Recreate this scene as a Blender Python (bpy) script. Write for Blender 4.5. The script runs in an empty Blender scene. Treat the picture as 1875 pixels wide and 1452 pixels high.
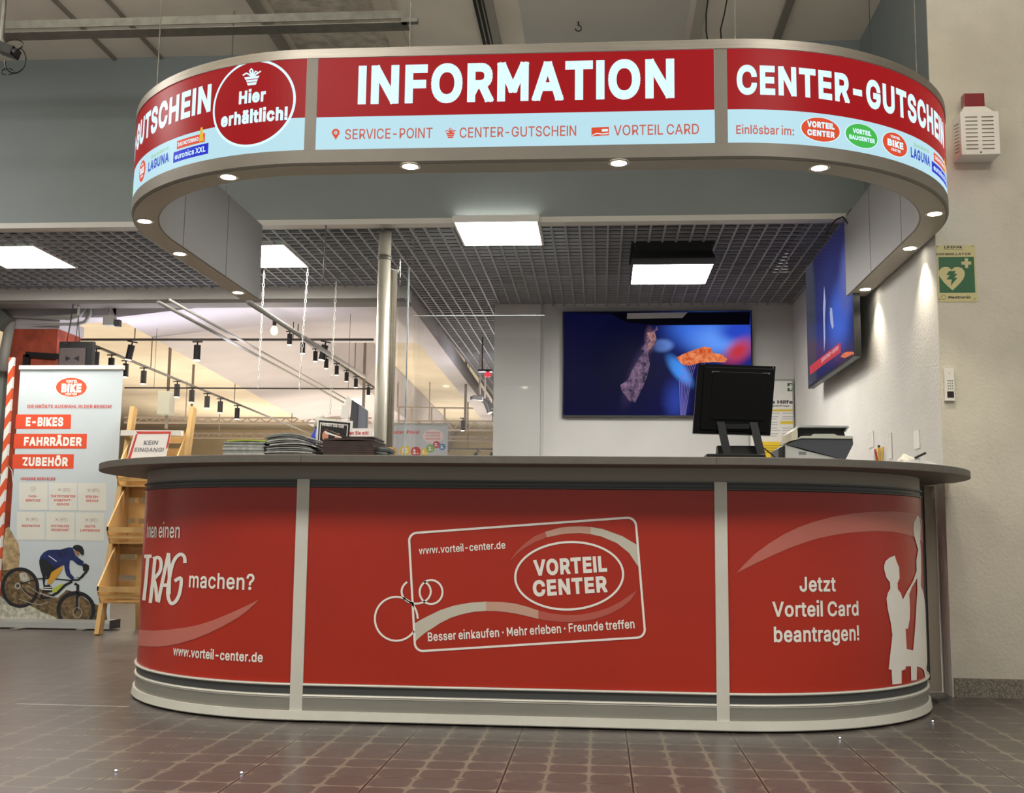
import bpy, bmesh, math, random
from mathutils import Vector, Matrix
from mathutils.geometry import tessellate_polygon, delaunay_2d_cdt
random.seed(7)
S = bpy.context.scene
COL = S.collection
PI = math.pi

# ------------------------------------------------------------------ camera, world, large lights
W, H = 1875, 1452
CAM = dict(f=2010.253, yaw=math.radians(-4.652), pitch=math.radians(7.087), roll=math.radians(0.647), loc=(0.42, -4.583, 0.784))
def cam_axes():
    y, p, r = CAM['yaw'], CAM['pitch'], CAM['roll']
    f = Vector((math.sin(y)*math.cos(p), math.cos(y)*math.cos(p), math.sin(p)))
    rt = Vector((math.cos(y), -math.sin(y), 0)); u = rt.cross(f)
    return f, rt*math.cos(r)+u*math.sin(r), -rt*math.sin(r)+u*math.cos(r)
CF, CR, CU = cam_axes()
CO = Vector(CAM['loc'])
cd = bpy.data.cameras.new('camera'); cam = bpy.data.objects.new('camera', cd); COL.objects.link(cam)
M = Matrix((CR, CU, -CF)).transposed().to_4x4(); M.translation = CO
cam.matrix_world = M
cd.sensor_fit = 'HORIZONTAL'; cd.sensor_width = 36.0; cd.lens = CAM['f']/W*36.0; cd.clip_start = .05; cd.clip_end = 200
S.camera = cam
S.view_settings.view_transform = 'Standard'; S.view_settings.look = 'None'
S.view_settings.exposure = 0.0; S.view_settings.gamma = 1.0; S.view_settings.use_curve_mapping = False

wd = bpy.data.worlds.new('world'); S.world = wd; wd.use_nodes = True
bg = wd.node_tree.nodes['Background']; bg.inputs[0].default_value = (.66, .65, .60, 1); bg.inputs[1].default_value = .62

def area(name, loc, rot, sx, sy, power, col=(1, 1, 1)):
    l = bpy.data.lights.new(name, 'AREA'); l.shape = 'RECTANGLE'; l.size = sx; l.size_y = sy; l.energy = power; l.color = col
    o = bpy.data.objects.new(name, l); COL.objects.link(o); o.location = loc; o.rotation_euler = rot; return o
def point(name, loc, power, col=(1, 1, 1), r=.15):
    l = bpy.data.lights.new(name, 'POINT'); l.energy = power; l.color = col; l.shadow_soft_size = r
    o = bpy.data.objects.new(name, l); COL.objects.link(o); o.location = loc; return o
def spot(name, loc, tgt, power, col, ang, blend=.6, r=.03):
    l = bpy.data.lights.new(name, 'SPOT'); l.energy = power; l.color = col; l.spot_size = math.radians(ang); l.spot_blend = blend; l.shadow_soft_size = r
    o = bpy.data.objects.new(name, l); COL.objects.link(o); o.location = loc
    o.rotation_euler = (Vector(tgt)-Vector(loc)).to_track_quat('-Z', 'Y').to_euler(); return o
# area lights added out of view to light the hall before the kiosk
area('hall_fill', (-1.8, -3.0, 4.05), (0, 0, 0), 1.2, 1.2, 120, (1, .97, .91))
area('hall_fill', (2.6, -3.2, 4.05), (0, 0, 0), 1.2, 1.2, 120, (1, .97, .91))
area('hall_fill', (-5.0, 0.6, 4.05), (0, 0, 0), 1.2, 1.2, 90, (1, .97, .92))
area('hall_ceiling_fill', (-2.4, -.7, 3.35), (PI, 0, 0), 3.0, .5, 100, (1, .97, .93))  # unseen upward fills added to brighten the hall ceiling and bulkhead
area('hall_ceiling_fill', (1.2, -.7, 3.35), (PI, 0, 0), 3.0, .5, 80, (1, .97, .93))
point('corridor_fill', (-.9, 8.0, 2.2), 22, (.95, .93, 1.0), .2)  # unseen fill added to brighten the corridor side of the beam
# unseen area lights added to fill the shop hall behind
for lx, ly, lp in ((-4.9, 8.0, 150), (-4.9, 13.0, 210), (-5.2, 18.5, 260)):
    area('shop_fill_up', (lx, ly, 1.9), (PI, 0, 0), 7.4, 4.2, lp, (1, .87, .70))
    area('shop_fill_down', (lx, ly, 2.6), (0, 0, 0), 3, 3, lp*.5, (1, .90, .76))
area('shop_fill_cool', (-3.3, 5.2, 2.3), (PI, 0, 0), 2.2, .5, 14, (.83, .85, 1.0))  # unseen cool fill added to lift the near shop ceiling

# ------------------------------------------------------------------ pixel rays (only used to find where real surfaces are struck)
def ray(px, py): return CF*CAM['f'] + CR*(px-W/2) - CU*(py-H/2)
def at(px, py, **k):
    (a, v), = k.items(); i = 'xyz'.index(a); d = ray(px, py)
    return CO + d*((v-CO[i])/d[i])

# ------------------------------------------------------------------ materials
def lin(c): return tuple((x/255/12.92 if x/255 <= .04045 else ((x/255+.055)/1.055)**2.4) for x in c)
MATS = {}
def mat(name, rgb, rough=.6, metal=0.0, emit=0.0, noise=None, bump=None, alpha=None, spec=None, coat=0):
    if name in MATS: return MATS[name]
    m = bpy.data.materials.new(name); m.use_nodes = True; nt = m.node_tree; b = nt.nodes['Principled BSDF']
    c = (*lin(rgb), 1)
    b.inputs['Base Color'].default_value = c; b.inputs['Roughness'].default_value = rough; b.inputs['Metallic'].default_value = metal
    if spec is not None: b.inputs['Specular IOR Level'].default_value = spec
    if coat: b.inputs['Coat Weight'].default_value = coat; b.inputs['Coat Roughness'].default_value = .12
    tc = nt.nodes.new('ShaderNodeTexCoord')
    if emit:
        b.inputs['Emission Color'].default_value = c; b.inputs['Emission Strength'].default_value = emit
    if noise:
        sc, amt = noise[0], noise[1]
        n = nt.nodes.new('ShaderNodeTexNoise'); n.inputs['Scale'].default_value = sc; n.inputs['Detail'].default_value = 6
        mp = nt.nodes.new('ShaderNodeMapping'); nt.links.new(tc.outputs['Object'], mp.inputs[0]); nt.links.new(mp.outputs[0], n.inputs['Vector'])
        if len(noise) > 2: mp.inputs['Scale'].default_value = noise[2]
        mx = nt.nodes.new('ShaderNodeMix'); mx.data_type = 'RGBA'
        d = tuple(max(0, v*(1-amt)) for v in c[:3]); l = tuple(min(1, v*(1+amt)) for v in c[:3])
        mx.inputs[6].default_value = (*d, 1); mx.inputs[7].default_value = (*l, 1)
        rp = nt.nodes.new('ShaderNodeMapRange'); rp.inputs[1].default_value = .35; rp.inputs[2].default_value = .65
        nt.links.new(n.outputs[0], rp.inputs[0]); nt.links.new(rp.outputs[0], mx.inputs[0]); nt.links.new(mx.outputs[2], b.inputs['Base Color'])
    if bump:
        n2 = nt.nodes.new('ShaderNodeTexNoise'); n2.inputs['Scale'].default_value = bump[0]; n2.inputs['Detail'].default_value = 5
        nt.links.new(tc.outputs['Object'], n2.inputs['Vector'])
        bp = nt.nodes.new('ShaderNodeBump'); bp.inputs['Strength'].default_value = bump[1]; bp.inputs['Distance'].default_value = .01
        nt.links.new(n2.outputs[0], bp.inputs['Height']); nt.links.new(bp.outputs[0], b.inputs['Normal'])
    if alpha is not None:
        b.inputs['Alpha'].default_value = alpha
    MATS[name] = m; return m

def glow(name, rgb, strength=1.0):
    if name in MATS: return MATS[name]
    m = bpy.data.materials.new(name); m.use_nodes = True; b = m.node_tree.nodes['Principled BSDF']
    b.inputs['Base Color'].default_value = (0, 0, 0, 1); b.inputs['Roughness'].default_value = .35; b.inputs['Specular IOR Level'].default_value = .08
    b.inputs['Emission Color'].default_value = (*lin(rgb), 1); b.inputs['Emission Strength'].default_value = strength
    MATS[name] = m; return m

# ------------------------------------------------------------------ mesh builder
class MB:
    def __init__(s): s.bm = bmesh.new()
    def face(s, pts):
        try: return s.bm.faces.new([s.bm.verts.new(p) for p in pts])
        except ValueError: pass
    def hexa(s, p):  # 8 points: bottom 4 ccw, top 4 ccw
        v = [s.bm.verts.new(q) for q in p]
        for f in ((3, 2, 1, 0), (4, 5, 6, 7), (0, 1, 5, 4), (1, 2, 6, 5), (2, 3, 7, 6), (3, 0, 4, 7)): s.bm.faces.new([v[i] for i in f])
        return s
    def box(s, x0, x1, y0, y1, z0, z1):
        return s.hexa([(x0, y0, z0), (x1, y0, z0), (x1, y1, z0), (x0, y1, z0), (x0, y0, z1), (x1, y0, z1), (x1, y1, z1), (x0, y1, z1)])
    def obox(s, c, size, rot=(0, 0, 0)):
        from mathutils import Euler
        R = Euler(rot).to_matrix(); c = Vector(c); a, b, d = [v/2 for v in size]
        return s.hexa([c+R@Vector(q) for q in ((-a, -b, -d), (a, -b, -d), (a, b, -d), (-a, b, -d), (-a, -b, d), (a, -b, d), (a, b, d), (-a, b, d))])
    def bar(s, p0, p1, w, h=None, up=(0, 0, 1)):  # rectangular bar between two points
        p0, p1 = Vector(p0), Vector(p1); h = h or w; d = (p1-p0).normalized(); up = Vector(up)
        if abs(d.dot(up)) > .98: up = Vector((0, 1, 0))
        a = d.cross(up).normalized()*w/2; b = a.cross(d).normalized()*h/2
        return s.hexa([p0-a-b, p0+a-b, p1+a-b, p1-a-b, p0-a+b, p0+a+b, p1+a+b, p1-a+b])
    def tube(s, pts, r, n=12, cap=True):
        pts = [Vector(p) for p in pts]; rings = []
        rs = r if isinstance(r, (list, tuple)) else [r]*len(pts)
        ref = None
        for i, p in enumerate(pts):
            d = ((pts[min(i+1, len(pts)-1)]-pts[max(i-1, 0)])).normalized()
            if ref is None:
                ref = Vector((0, 0, 1)) if abs(d.z) < .9 else Vector((1, 0, 0))
            a = d.cross(ref).normalized(); b = d.cross(a).normalized(); ref = -b if False else ref
            rings.append([s.bm.verts.new(p+(a*math.cos(t)+b*math.sin(t))*rs[i]) for t in [2*PI*k/n for k in range(n)]])
        for A, B in zip(rings, rings[1:]):
            for k in range(n): s.bm.faces.new((A[k], A[(k+1) % n], B[(k+1) % n], B[k]))
        if cap:
            s.bm.faces.new(rings[0][::-1]); s.bm.faces.new(rings[-1])
        return s
    def lathe(s, c, prof, n=24):
        c = Vector(c); rings = [[s.bm.verts.new(c+Vector((r*math.cos(2*PI*k/n), r*math.sin(2*PI*k/n), z))) for k in range(n)] for r, z in prof]
        for A, B in zip(rings, rings[1:]):
            for k in range(n): s.bm.faces.new((A[k], A[(k+1) % n], B[(k+1) % n], B[k]))
        s.bm.faces.new(rings[0][::-1]); s.bm.faces.new(rings[-1]); return s
    def prism(s, poly, fn, d0, d1):  # poly in 2D, fn(a,b,d)->3D
        lo = [s.bm.verts.new(fn(a, b, d0)) for a, b in poly]; hi = [s.bm.verts.new(fn(a, b, d1)) for a, b in poly]; n = len(poly)
        for t in tessellate_polygon([[Vector((a, b, 0)) for a, b in poly]]):
            try:
                s.bm.faces.new([lo[i] for i in t]); s.bm.faces.new([hi[i] for i in t[::-1]])
            except ValueError: pass
        for k in range(n): s.bm.faces.new((lo[k], lo[(k+1) % n], hi[(k+1) % n], hi[k]))
        return s
    def bevel(s, w, seg=2):
        bmesh.ops.bevel(s.bm, geom=s.bm.edges[:], offset=w, segments=seg, affect='EDGES', profile=.7); return s
    def smooth(s):
        for f in s.bm.faces: f.smooth = True
        return s
    def build(s, name, m, parent=None, loc=None):
        bmesh.ops.recalc_face_normals(s.bm, faces=s.bm.faces[:])
        me = bpy.data.meshes.new(name); s.bm.to_mesh(me); s.bm.free()
        for mm in (m if isinstance(m, list) else [m]): me.materials.append(mm)
        o = bpy.data.objects.new(name, me); COL.objects.link(o)
        if loc: o.location = loc
        setpar(o, parent)
        return o
def setpar(o, parent):
    if parent is not None:
        o.parent = parent
        if parent.type == 'EMPTY': o.matrix_parent_inverse = Matrix.Translation(-Vector(parent.location))
def smooth_obj(o, ang=40):
    o.data.set_sharp_from_angle(angle=math.radians(ang)) if hasattr(o.data, 'set_sharp_from_angle') else None
    for p in o.data.polygons: p.use_smooth = True
    return o
def thing(name, loc, label, cat, group=None):
    o = bpy.data.objects.new(name, None); COL.objects.link(o); o.location = loc; o.empty_display_size = .1
    o['label'] = label; o['category'] = cat
    if group: o['group'] = group
    return o
def tag(o, label, cat, group=None, kind=None):
    o['label'] = label; o['category'] = cat
    if group: o['group'] = group
    if kind: o['kind'] = kind
    return o
def struct(o, label=None):
    o['kind'] = 'structure'
    if label: o['label'] = label
    return o
def lab(o, label): o['label'] = label; return o
def copy_tree(o, parent=None):
    c = o.copy(); COL.objects.link(c)
    if parent is not None: c.parent = parent
    for ch in list(o.children):
        copy_tree(ch, c)
    return c

# ------------------------------------------------------------------ surfaces carrying artwork: (u, z) <-> place
class Stadium:  # U-shaped vertical wall with rounded front corners
    def __init__(s, xl, xr, yc, R): s.xl, s.xr, s.yc, s.R = xl, xr, yc, R; s.xm = (xl+xr)/2; s.h = (xr-xl)/2; s.q = R*PI/2
    def pos(s, u, z, off=0.0):
        R = s.R+off; a = abs(u); sg = 1 if u >= 0 else -1; c = s.xr if u >= 0 else s.xl
        if a <= s.h: return Vector((s.xm+u, s.yc-R, z))
        a -= s.h
        if a <= s.q:
            t = a/s.R; return Vector((c+sg*R*math.sin(t), s.yc-R*math.cos(t), z))
        return Vector((c+sg*R, s.yc+(a-s.q), z))
    def hit(s, px, py):
        d = ray(px, py); o = CO; t = (s.yc-s.R-o.y)/d.y; x = o.x+d.x*t
        if s.xl <= x <= s.xr: return (x-s.xm, o.z+d.z*t)
        sg = 1 if x > s.xr else -1; c = s.xr if sg > 0 else s.xl
        ox, oy = o.x-c, o.y-s.yc; A = d.x*d.x+d.y*d.y; B = 2*(ox*d.x+oy*d.y); C = ox*ox+oy*oy-s.R*s.R; D = B*B-4*A*C
        if D > 0:
            t = (-B-math.sqrt(D))/(2*A)
        else: t = -B/(2*A)
        X, Y = ox+d.x*t, oy+d.y*t; th = math.atan2(sg*X, -Y)
        return (sg*(s.h+s.R*th), o.z+d.z*t)
    bend = True
class FlatY:  # vertical plane y = const, artwork faces -y
    bend = False
    def __init__(s, y): s.y = y
    def pos(s, u, z, off=0.0): return Vector((u, s.y-off, z))
    def hit(s, px, py): p = at(px, py, y=s.y); return (p.x, p.z)
class FlatX:  # vertical plane x = const, artwork faces -x
    bend = False
    def __init__(s, x): s.x = x
    def pos(s, u, z, off=0.0): return Vector((s.x-off, u, z))
    def hit(s, px, py): p = at(px, py, x=s.x); return (p.y, p.z)

def wrap(sf, verts2, faces, name, m, parent, off=.0015, step=.03):
    bm = bmesh.new(); vs = [bm.verts.new((a, b, 0)) for a, b in verts2]
    for f in faces:
        try: bm.faces.new([vs[i] for i in f])
        except ValueError: pass
    if sf.bend and verts2:
        us = [v[0] for v in verts2]; u0, u1 = min(us), max(us); lim = sf.h
        k = math.floor(u0/step)
        while k*step < u1:
            u = k*step; k += 1
            if u <= u0 or abs(u) < lim-.02 or abs(u) > lim+sf.q+.05: continue
            bmesh.ops.bisect_plane(bm, geom=bm.verts[:]+bm.edges[:]+bm.faces[:], plane_co=(u, 0, 0), plane_no=(1, 0, 0))
    for v in bm.verts: v.co = sf.pos(v.co.x, v.co.y, off)
    for f in bm.faces:
        pass
    bmesh.ops.recalc_face_normals(bm, faces=bm.faces[:])
    me = bpy.data.meshes.new(name); bm.to_mesh(me); bm.free()
    me.materials.append(m)
    o = bpy.data.objects.new(name, me); COL.objects.link(o)
    setpar(o, parent)
    return o
class Art:  # collects flat artwork for one ink on one surface
    def __init__(s, sf): s.sf = sf; s.v = []; s.f = []
    def raw(s, v, f):
        n = len(s.v); s.v += v; s.f += [[i+n for i in t] for t in f]; return s
    def poly(s, px, holes=(), uz=False):
        L = [[(p if uz else s.sf.hit(*p)) for p in l] for l in [px, *holes]]
        flat = [p for l in L for p in l]
        tr = tessellate_polygon([[Vector((a, b, 0)) for a, b in l] for l in L])
        return s.raw(flat, [list(t) for t in tr])
    def ell(s, c, rx, ry, th=None, rot=0, n=64, a0=0, a1=2*PI):
        P = []; Q = []; full = abs(a1-a0-2*PI) < 1e-6
        k = n if full else n+1
        for i in range(k):
            t = a0+(a1-a0)*i/n
            def pt(a, b):
                x, y = a*math.cos(t), b*math.sin(t)
                return s.sf.hit(c[0]+x*math.cos(rot)-y*math.sin(rot), c[1]+x*math.sin(rot)+y*math.cos(rot))
            P.append(pt(rx, ry)); Q.append(pt(rx-(th or 0), ry-(th or 0)))
        if th is None: return s.poly(P, uz=True)
        m = len(P); return s.raw(P+Q, [[i, (i+1) % m, m+(i+1) % m, m+i] for i in range(m if full else m-1)])
    def line(s, pts, w, closed=False):
        n = len(pts); A = []; B = []
        for i in range(n):
            p0 = pts[(i-1) % n] if (closed or i > 0) else pts[i]; p1 = pts[(i+1) % n] if (closed or i < n-1) else pts[i]
            dx, dy = p1[0]-p0[0], p1[1]-p0[1]; l = math.hypot(dx, dy) or 1; nx, ny = -dy/l*w/2, dx/l*w/2
            A.append(s.sf.hit(pts[i][0]+nx, pts[i][1]+ny)); B.append(s.sf.hit(pts[i][0]-nx, pts[i][1]-ny))
        return s.raw(A+B, [[i, (i+1) % n, n+(i+1) % n, n+i] for i in range(n if closed else n-1)])
    def text(s, body, lb, rb, cap, bold=.02, level=True, slant=0.0, right_u=None, ratio_of=None, chunky=None):
        """lb, rb: where the baseline starts and ends; cap: height of a capital (px) at lb."""
        v, f, w = glyphs(body, bold)
        P0 = s.sf.hit(*lb); P1 = s.sf.hit(*rb); U = s.sf.hit(lb[0], lb[1]-cap)
        if ratio_of:
            w0 = glyphs(ratio_of, bold)[2]; P1 = (P0[0]+(P1[0]-P0[0])*w/w0*.972, P0[1])
        hz = U[1]-P0[1]
        dz = 0 if level else P1[1]-P0[1]
        n = len(s.v)
        s.v += [(P0[0]+(P1[0]-P0[0])*x/w+slant*hz*y/CAPH - (0 if level else dz/(P1[0]-P0[0])*hz*y/CAPH), P0[1]+dz*x/w+hz*y/CAPH) for x, y in v]
        s.f += [[i+n for i in t] for t in f]; return s
    def build(s, name, m, parent, off=.0015, label=None):
        o = wrap(s.sf, s.v, s.f, name, m, parent, off)
        if label: o['label'] = label
        return o
_G = {}
try:  # the typeface that ships inside Blender itself
    import os
    FONT = bpy.data.fonts.load(os.path.join(bpy.utils.system_resource('DATAFILES'), 'fonts', 'Inter.woff2'))
except Exception:
    FONT = None
def _raw(body):
    cu = bpy.data.curves.new('ink', 'FONT'); cu.body = body; cu.resolution_u = 2; cu.size = 1
    if FONT: cu.font = FONT
    o = bpy.data.objects.new('ink', cu); me = o.to_mesh()
    v = [(p.co.x, p.co.y) for p in me.vertices]; f = [list(p.vertices) for p in me.polygons]
    o.to_mesh_clear(); bpy.data.objects.remove(o); bpy.data.curves.remove(cu); return v, f
CAPH = max(p[1] for p in _raw('H')[0])
HX = max(p[0] for p in _raw('H')[0])
XH = max(p[1] for p in _raw('x')[0])
if FONT:  # plain bars for the letters that the sign face draws without serifs
    st = .066
    bar_ = lambda y0, y1, n: ([(.04, y0), (.04+st, y0), (.04+st, y1), (.04, y1)], [[n, n+1, n+2, n+3]])
    PLAIN = {'I': [bar_(0, CAPH, 0)], 'l': [bar_(0, CAPH*1.06, 0)], 'i': [bar_(0, XH, 0), bar_(XH+.122, XH+.122+.06, 4)]}
    _o = [(.125, .509), (.225, .509), (.294, .501), (.353, .478), (.399, .441), (.433, .391), (.455, .329), (.462, .255), (.455, .181), (.433, .119), (.398, .068), (.351, .031), (.291, .008), (.219, 0), (.125, 0)]
    _i = [(.125, .452), (.215, .452), (.265, .447), (.305, .435), (.338, .413), (.366, .380), (.39, .325), (.399, .255), (.39, .185), (.366, .13), (.338, .097), (.305, .075), (.265, .062), (.215, .057), (.125, .057)]
    PLAIN['D'] = [([(.06, 0), (.125, 0), (.125, .509), (.06, .509)], [[0, 1, 2, 3]]), (_o+_i, [[4+k, 5+k, 20+k, 19+k] for k in range(14)])]
    _m = lambda p: [(.572-x, y) for x, y in p]
    _a = [(.06, 0), (.122, 0), (.122, .509), (.06, .509)]; _b = [(.062, .509), (.135, .509), (.322, .13), (.252, .13)]
    PLAIN['M'] = [(_a, [[0, 1, 2, 3]]), (_m(_a), [[4, 5, 6, 7]]), (_b, [[8, 9, 10, 11]]), (_m(_b), [[12, 13, 14, 15]])]
    PLAIN['!'] = [bar_(.17, CAPH, 0), bar_(0, .065, 4)]
    PADV = {'!': .146, 'I': .146, 'l': .146, 'i': .146, 'D': .50, 'M': .572}
else: PLAIN = {}
def _glyph(c, bold):
    """one character, its outline thickened; all pieces united so that no faces overlap"""
    if ('g', c, bold) in _G: return _G[('g', c, bold)]
    if c in PLAIN:
        v = []; f = []; adv = PADV[c]
        for a, b in PLAIN[c]: v = v+a; f = f+b
    else:
        adv = max(p[0] for p in _raw(c+'H')[0])-HX
        v, f = _raw(c) if c != ' ' else ([], [])
        if c == ' ': adv *= .7
    if bold > .005 and v:
        cnt = {}
        for t in f:
            for i in range(len(t)):
                e = (t[i], t[(i+1) % len(t)]); e = (min(e), max(e)); cnt[e] = cnt.get(e, 0)+1
        Q = [[v[i] for i in t] for t in f]
        for (i, j), k in cnt.items():
            if k != 1: continue
            p, q = Vector(v[i]), Vector(v[j]); d = q-p
            if d.length < 1e-6: continue
            ex = d.normalized()*min(bold*.92, .6*bold+d.length) if d.length < bold else d.normalized()*bold*.92
            d.normalize(); n = Vector((-d.y, d.x))*bold
            Q.append([tuple(p-ex-n), tuple(q+ex-n), tuple(q+ex+n), tuple(p-ex+n)])
        V = []; E = []
        for t in Q:
            k0 = len(V); V += [Vector(p) for p in t]; E += [(k0+i, k0+(i+1) % len(t)) for i in range(len(t))]
        r = delaunay_2d_cdt(V, E, [], 0, 1e-6, False)
        def side(t):
            ar = sum(t[i][0]*t[(i+1) % len(t)][1]-t[(i+1) % len(t)][0]*t[i][1] for i in range(len(t)))
            t = t if ar > 0 else t[::-1]; return [(t[i][0], t[i][1], t[(i+1) % len(t)][0]-t[i][0], t[(i+1) % len(t)][1]-t[i][1]) for i in range(len(t))]
        QS = [(min(p[0] for p in t), max(p[0] for p in t), side(t)) for t in Q]
        R = r[0]; F2 = []
        for t in r[2]:
            cx = sum(R[i].x for i in t)/3; cy = sum(R[i].y for i in t)/3
            for a, b, sd in QS:
                if a <= cx <= b and all(dx*(cy-y)-dy*(cx-x) >= 0 for x, y, dx, dy in sd): F2.append(list(t)); break
        v = [(p.x, (p.y+bold)*CAPH/(CAPH+2*bold)) for p in R]; f = F2
    _G[('g', c, bold)] = (v, f, adv); return v, f, adv
def glyphs(body, bold=.02):
    bold = round(bold*.72, 4)
    k = (body, bold)
    if k in _G: return _G[k]
    V = []; F = []; x = 0
    for c in body:
        v, f, adv = _glyph(c, bold); used = sorted({i for t in f for i in t}); mp = {i: n+len(V) for n, i in enumerate(used)}
        V += [(v[i][0]+x, v[i][1]) for i in used]; F += [[mp[i] for i in t] for t in f]; x += adv+bold*1.5
    x0 = min(a for a, c in V); w = max(a for a, c in V)-x0
    _G[k] = ([(a-x0, c) for a, c in V], F, w); return _G[k]
def sweep(sf, prof, name, m, parent, u0, u1, step=.04, caps=True):
    """closed section [(offset, z)] swept along a Stadium from u0 to u1"""
    us = [u0]; mid = [-sf.h-sf.q, -sf.h, sf.h, sf.h+sf.q]
    n = 26
    cand = [-sf.h-sf.q*k/n for k in range(n+1)]+[sf.h+sf.q*k/n for k in range(n+1)]
    us = sorted(set([u0, u1]+[c for c in cand if u0+1e-6 < c < u1-1e-6]))
    b = MB(); rings = [[b.bm.verts.new(sf.pos(u, z, off)) for off, z in prof] for u in us]; k = len(prof)
    for A, B in zip(rings, rings[1:]):
        for i in range(k): b.bm.faces.new((A[i], A[(i+1) % k], B[(i+1) % k], B[i]))
    if caps: b.bm.faces.new(rings[0][::-1]); b.bm.faces.new(rings[-1])
    return smooth_obj(b.build(name, m, parent), 35)
def rect(o0, o1, z0, z1): return [(o0, z0), (o1, z0), (o1, z1), (o0, z1)]

# ------------------------------------------------------------------ inks and surfaces
PLASTER = mat('plaster_warm', (206, 200, 184), .85, noise=(3, .07), bump=(60, .35))
PLASTER_W = mat('plaster_white', (214, 212, 208), .8, noise=(2.5, .04), bump=(70, .3))
SMOOTHW = mat('smooth_white', (205, 205, 203), .7, noise=(2, .03))
BULK = mat('bulkhead_grey_blue', (128, 136, 136), .7, noise=(1.2, .05))
HALLCEIL = mat('hall_ceiling', (220, 212, 196), .8, noise=(2.2, .06))
CONC = mat('raw_concrete', (178, 171, 155), .9, noise=(14, .22), bump=(30, .4))
CREAM = mat('cream_ceiling', (212, 200, 178), .85, noise=(1.5, .07), bump=(12, .2))
LILAC = mat('concrete_cool_lit', (190, 184, 186), .85, noise=(2, .05))  # lilac tint puts the cool light on the shop concrete into the colour
STEEL = mat('galvanised_steel', (112, 112, 105), .5, .6, noise=(18, .15))
ALU = mat('brushed_aluminium', (146, 140, 130), .42, .7, noise=(5, .08, (1, 1, 30)))
BEIGEMET = mat('beige_grey_metal', (122, 116, 106), .5, .15, noise=(6, .04))
WHITEALU = mat('pale_aluminium_strip', (228, 225, 213), .42, .1, noise=(8, .03))
DARKBAND = mat('dark_grey_band', (84, 86, 86), .4, .2)
GREYBAND = mat('mid_grey_band', (150, 148, 138), .45, .15, noise=(4, .04))
REDV = mat('red_vinyl', (184, 50, 33), .27, noise=(1.5, .05), spec=.45)
WINK = mat('white_ink', (255, 250, 240), .4)
PINK1 = mat('pale_pink_ink', (205, 118, 104), .35)
PINK2 = mat('faint_pink_ink', (168, 78, 66), .35)
WORKTOP = mat('worktop_taupe', (104, 99, 91), .5, noise=(30, .05))
WHITEP = mat('white_plastic', (225, 222, 212), .45)
BLACKP = mat('black_plastic', (22, 22, 24), .4)
BLACKM = mat('black_metal', (30, 29, 30), .45, .3)
DGREY = mat('dark_grey_plastic', (70, 72, 76), .5)
LGREYP = mat('light_grey_plastic', (192, 193, 188), .5)
WOOD = mat('pine_wood', (196, 158, 100), .6, noise=(5, .22, (1, 1, .18)), bump=(25, .15))
PAPER = mat('white_paper', (236, 234, 230), .7)

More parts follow.
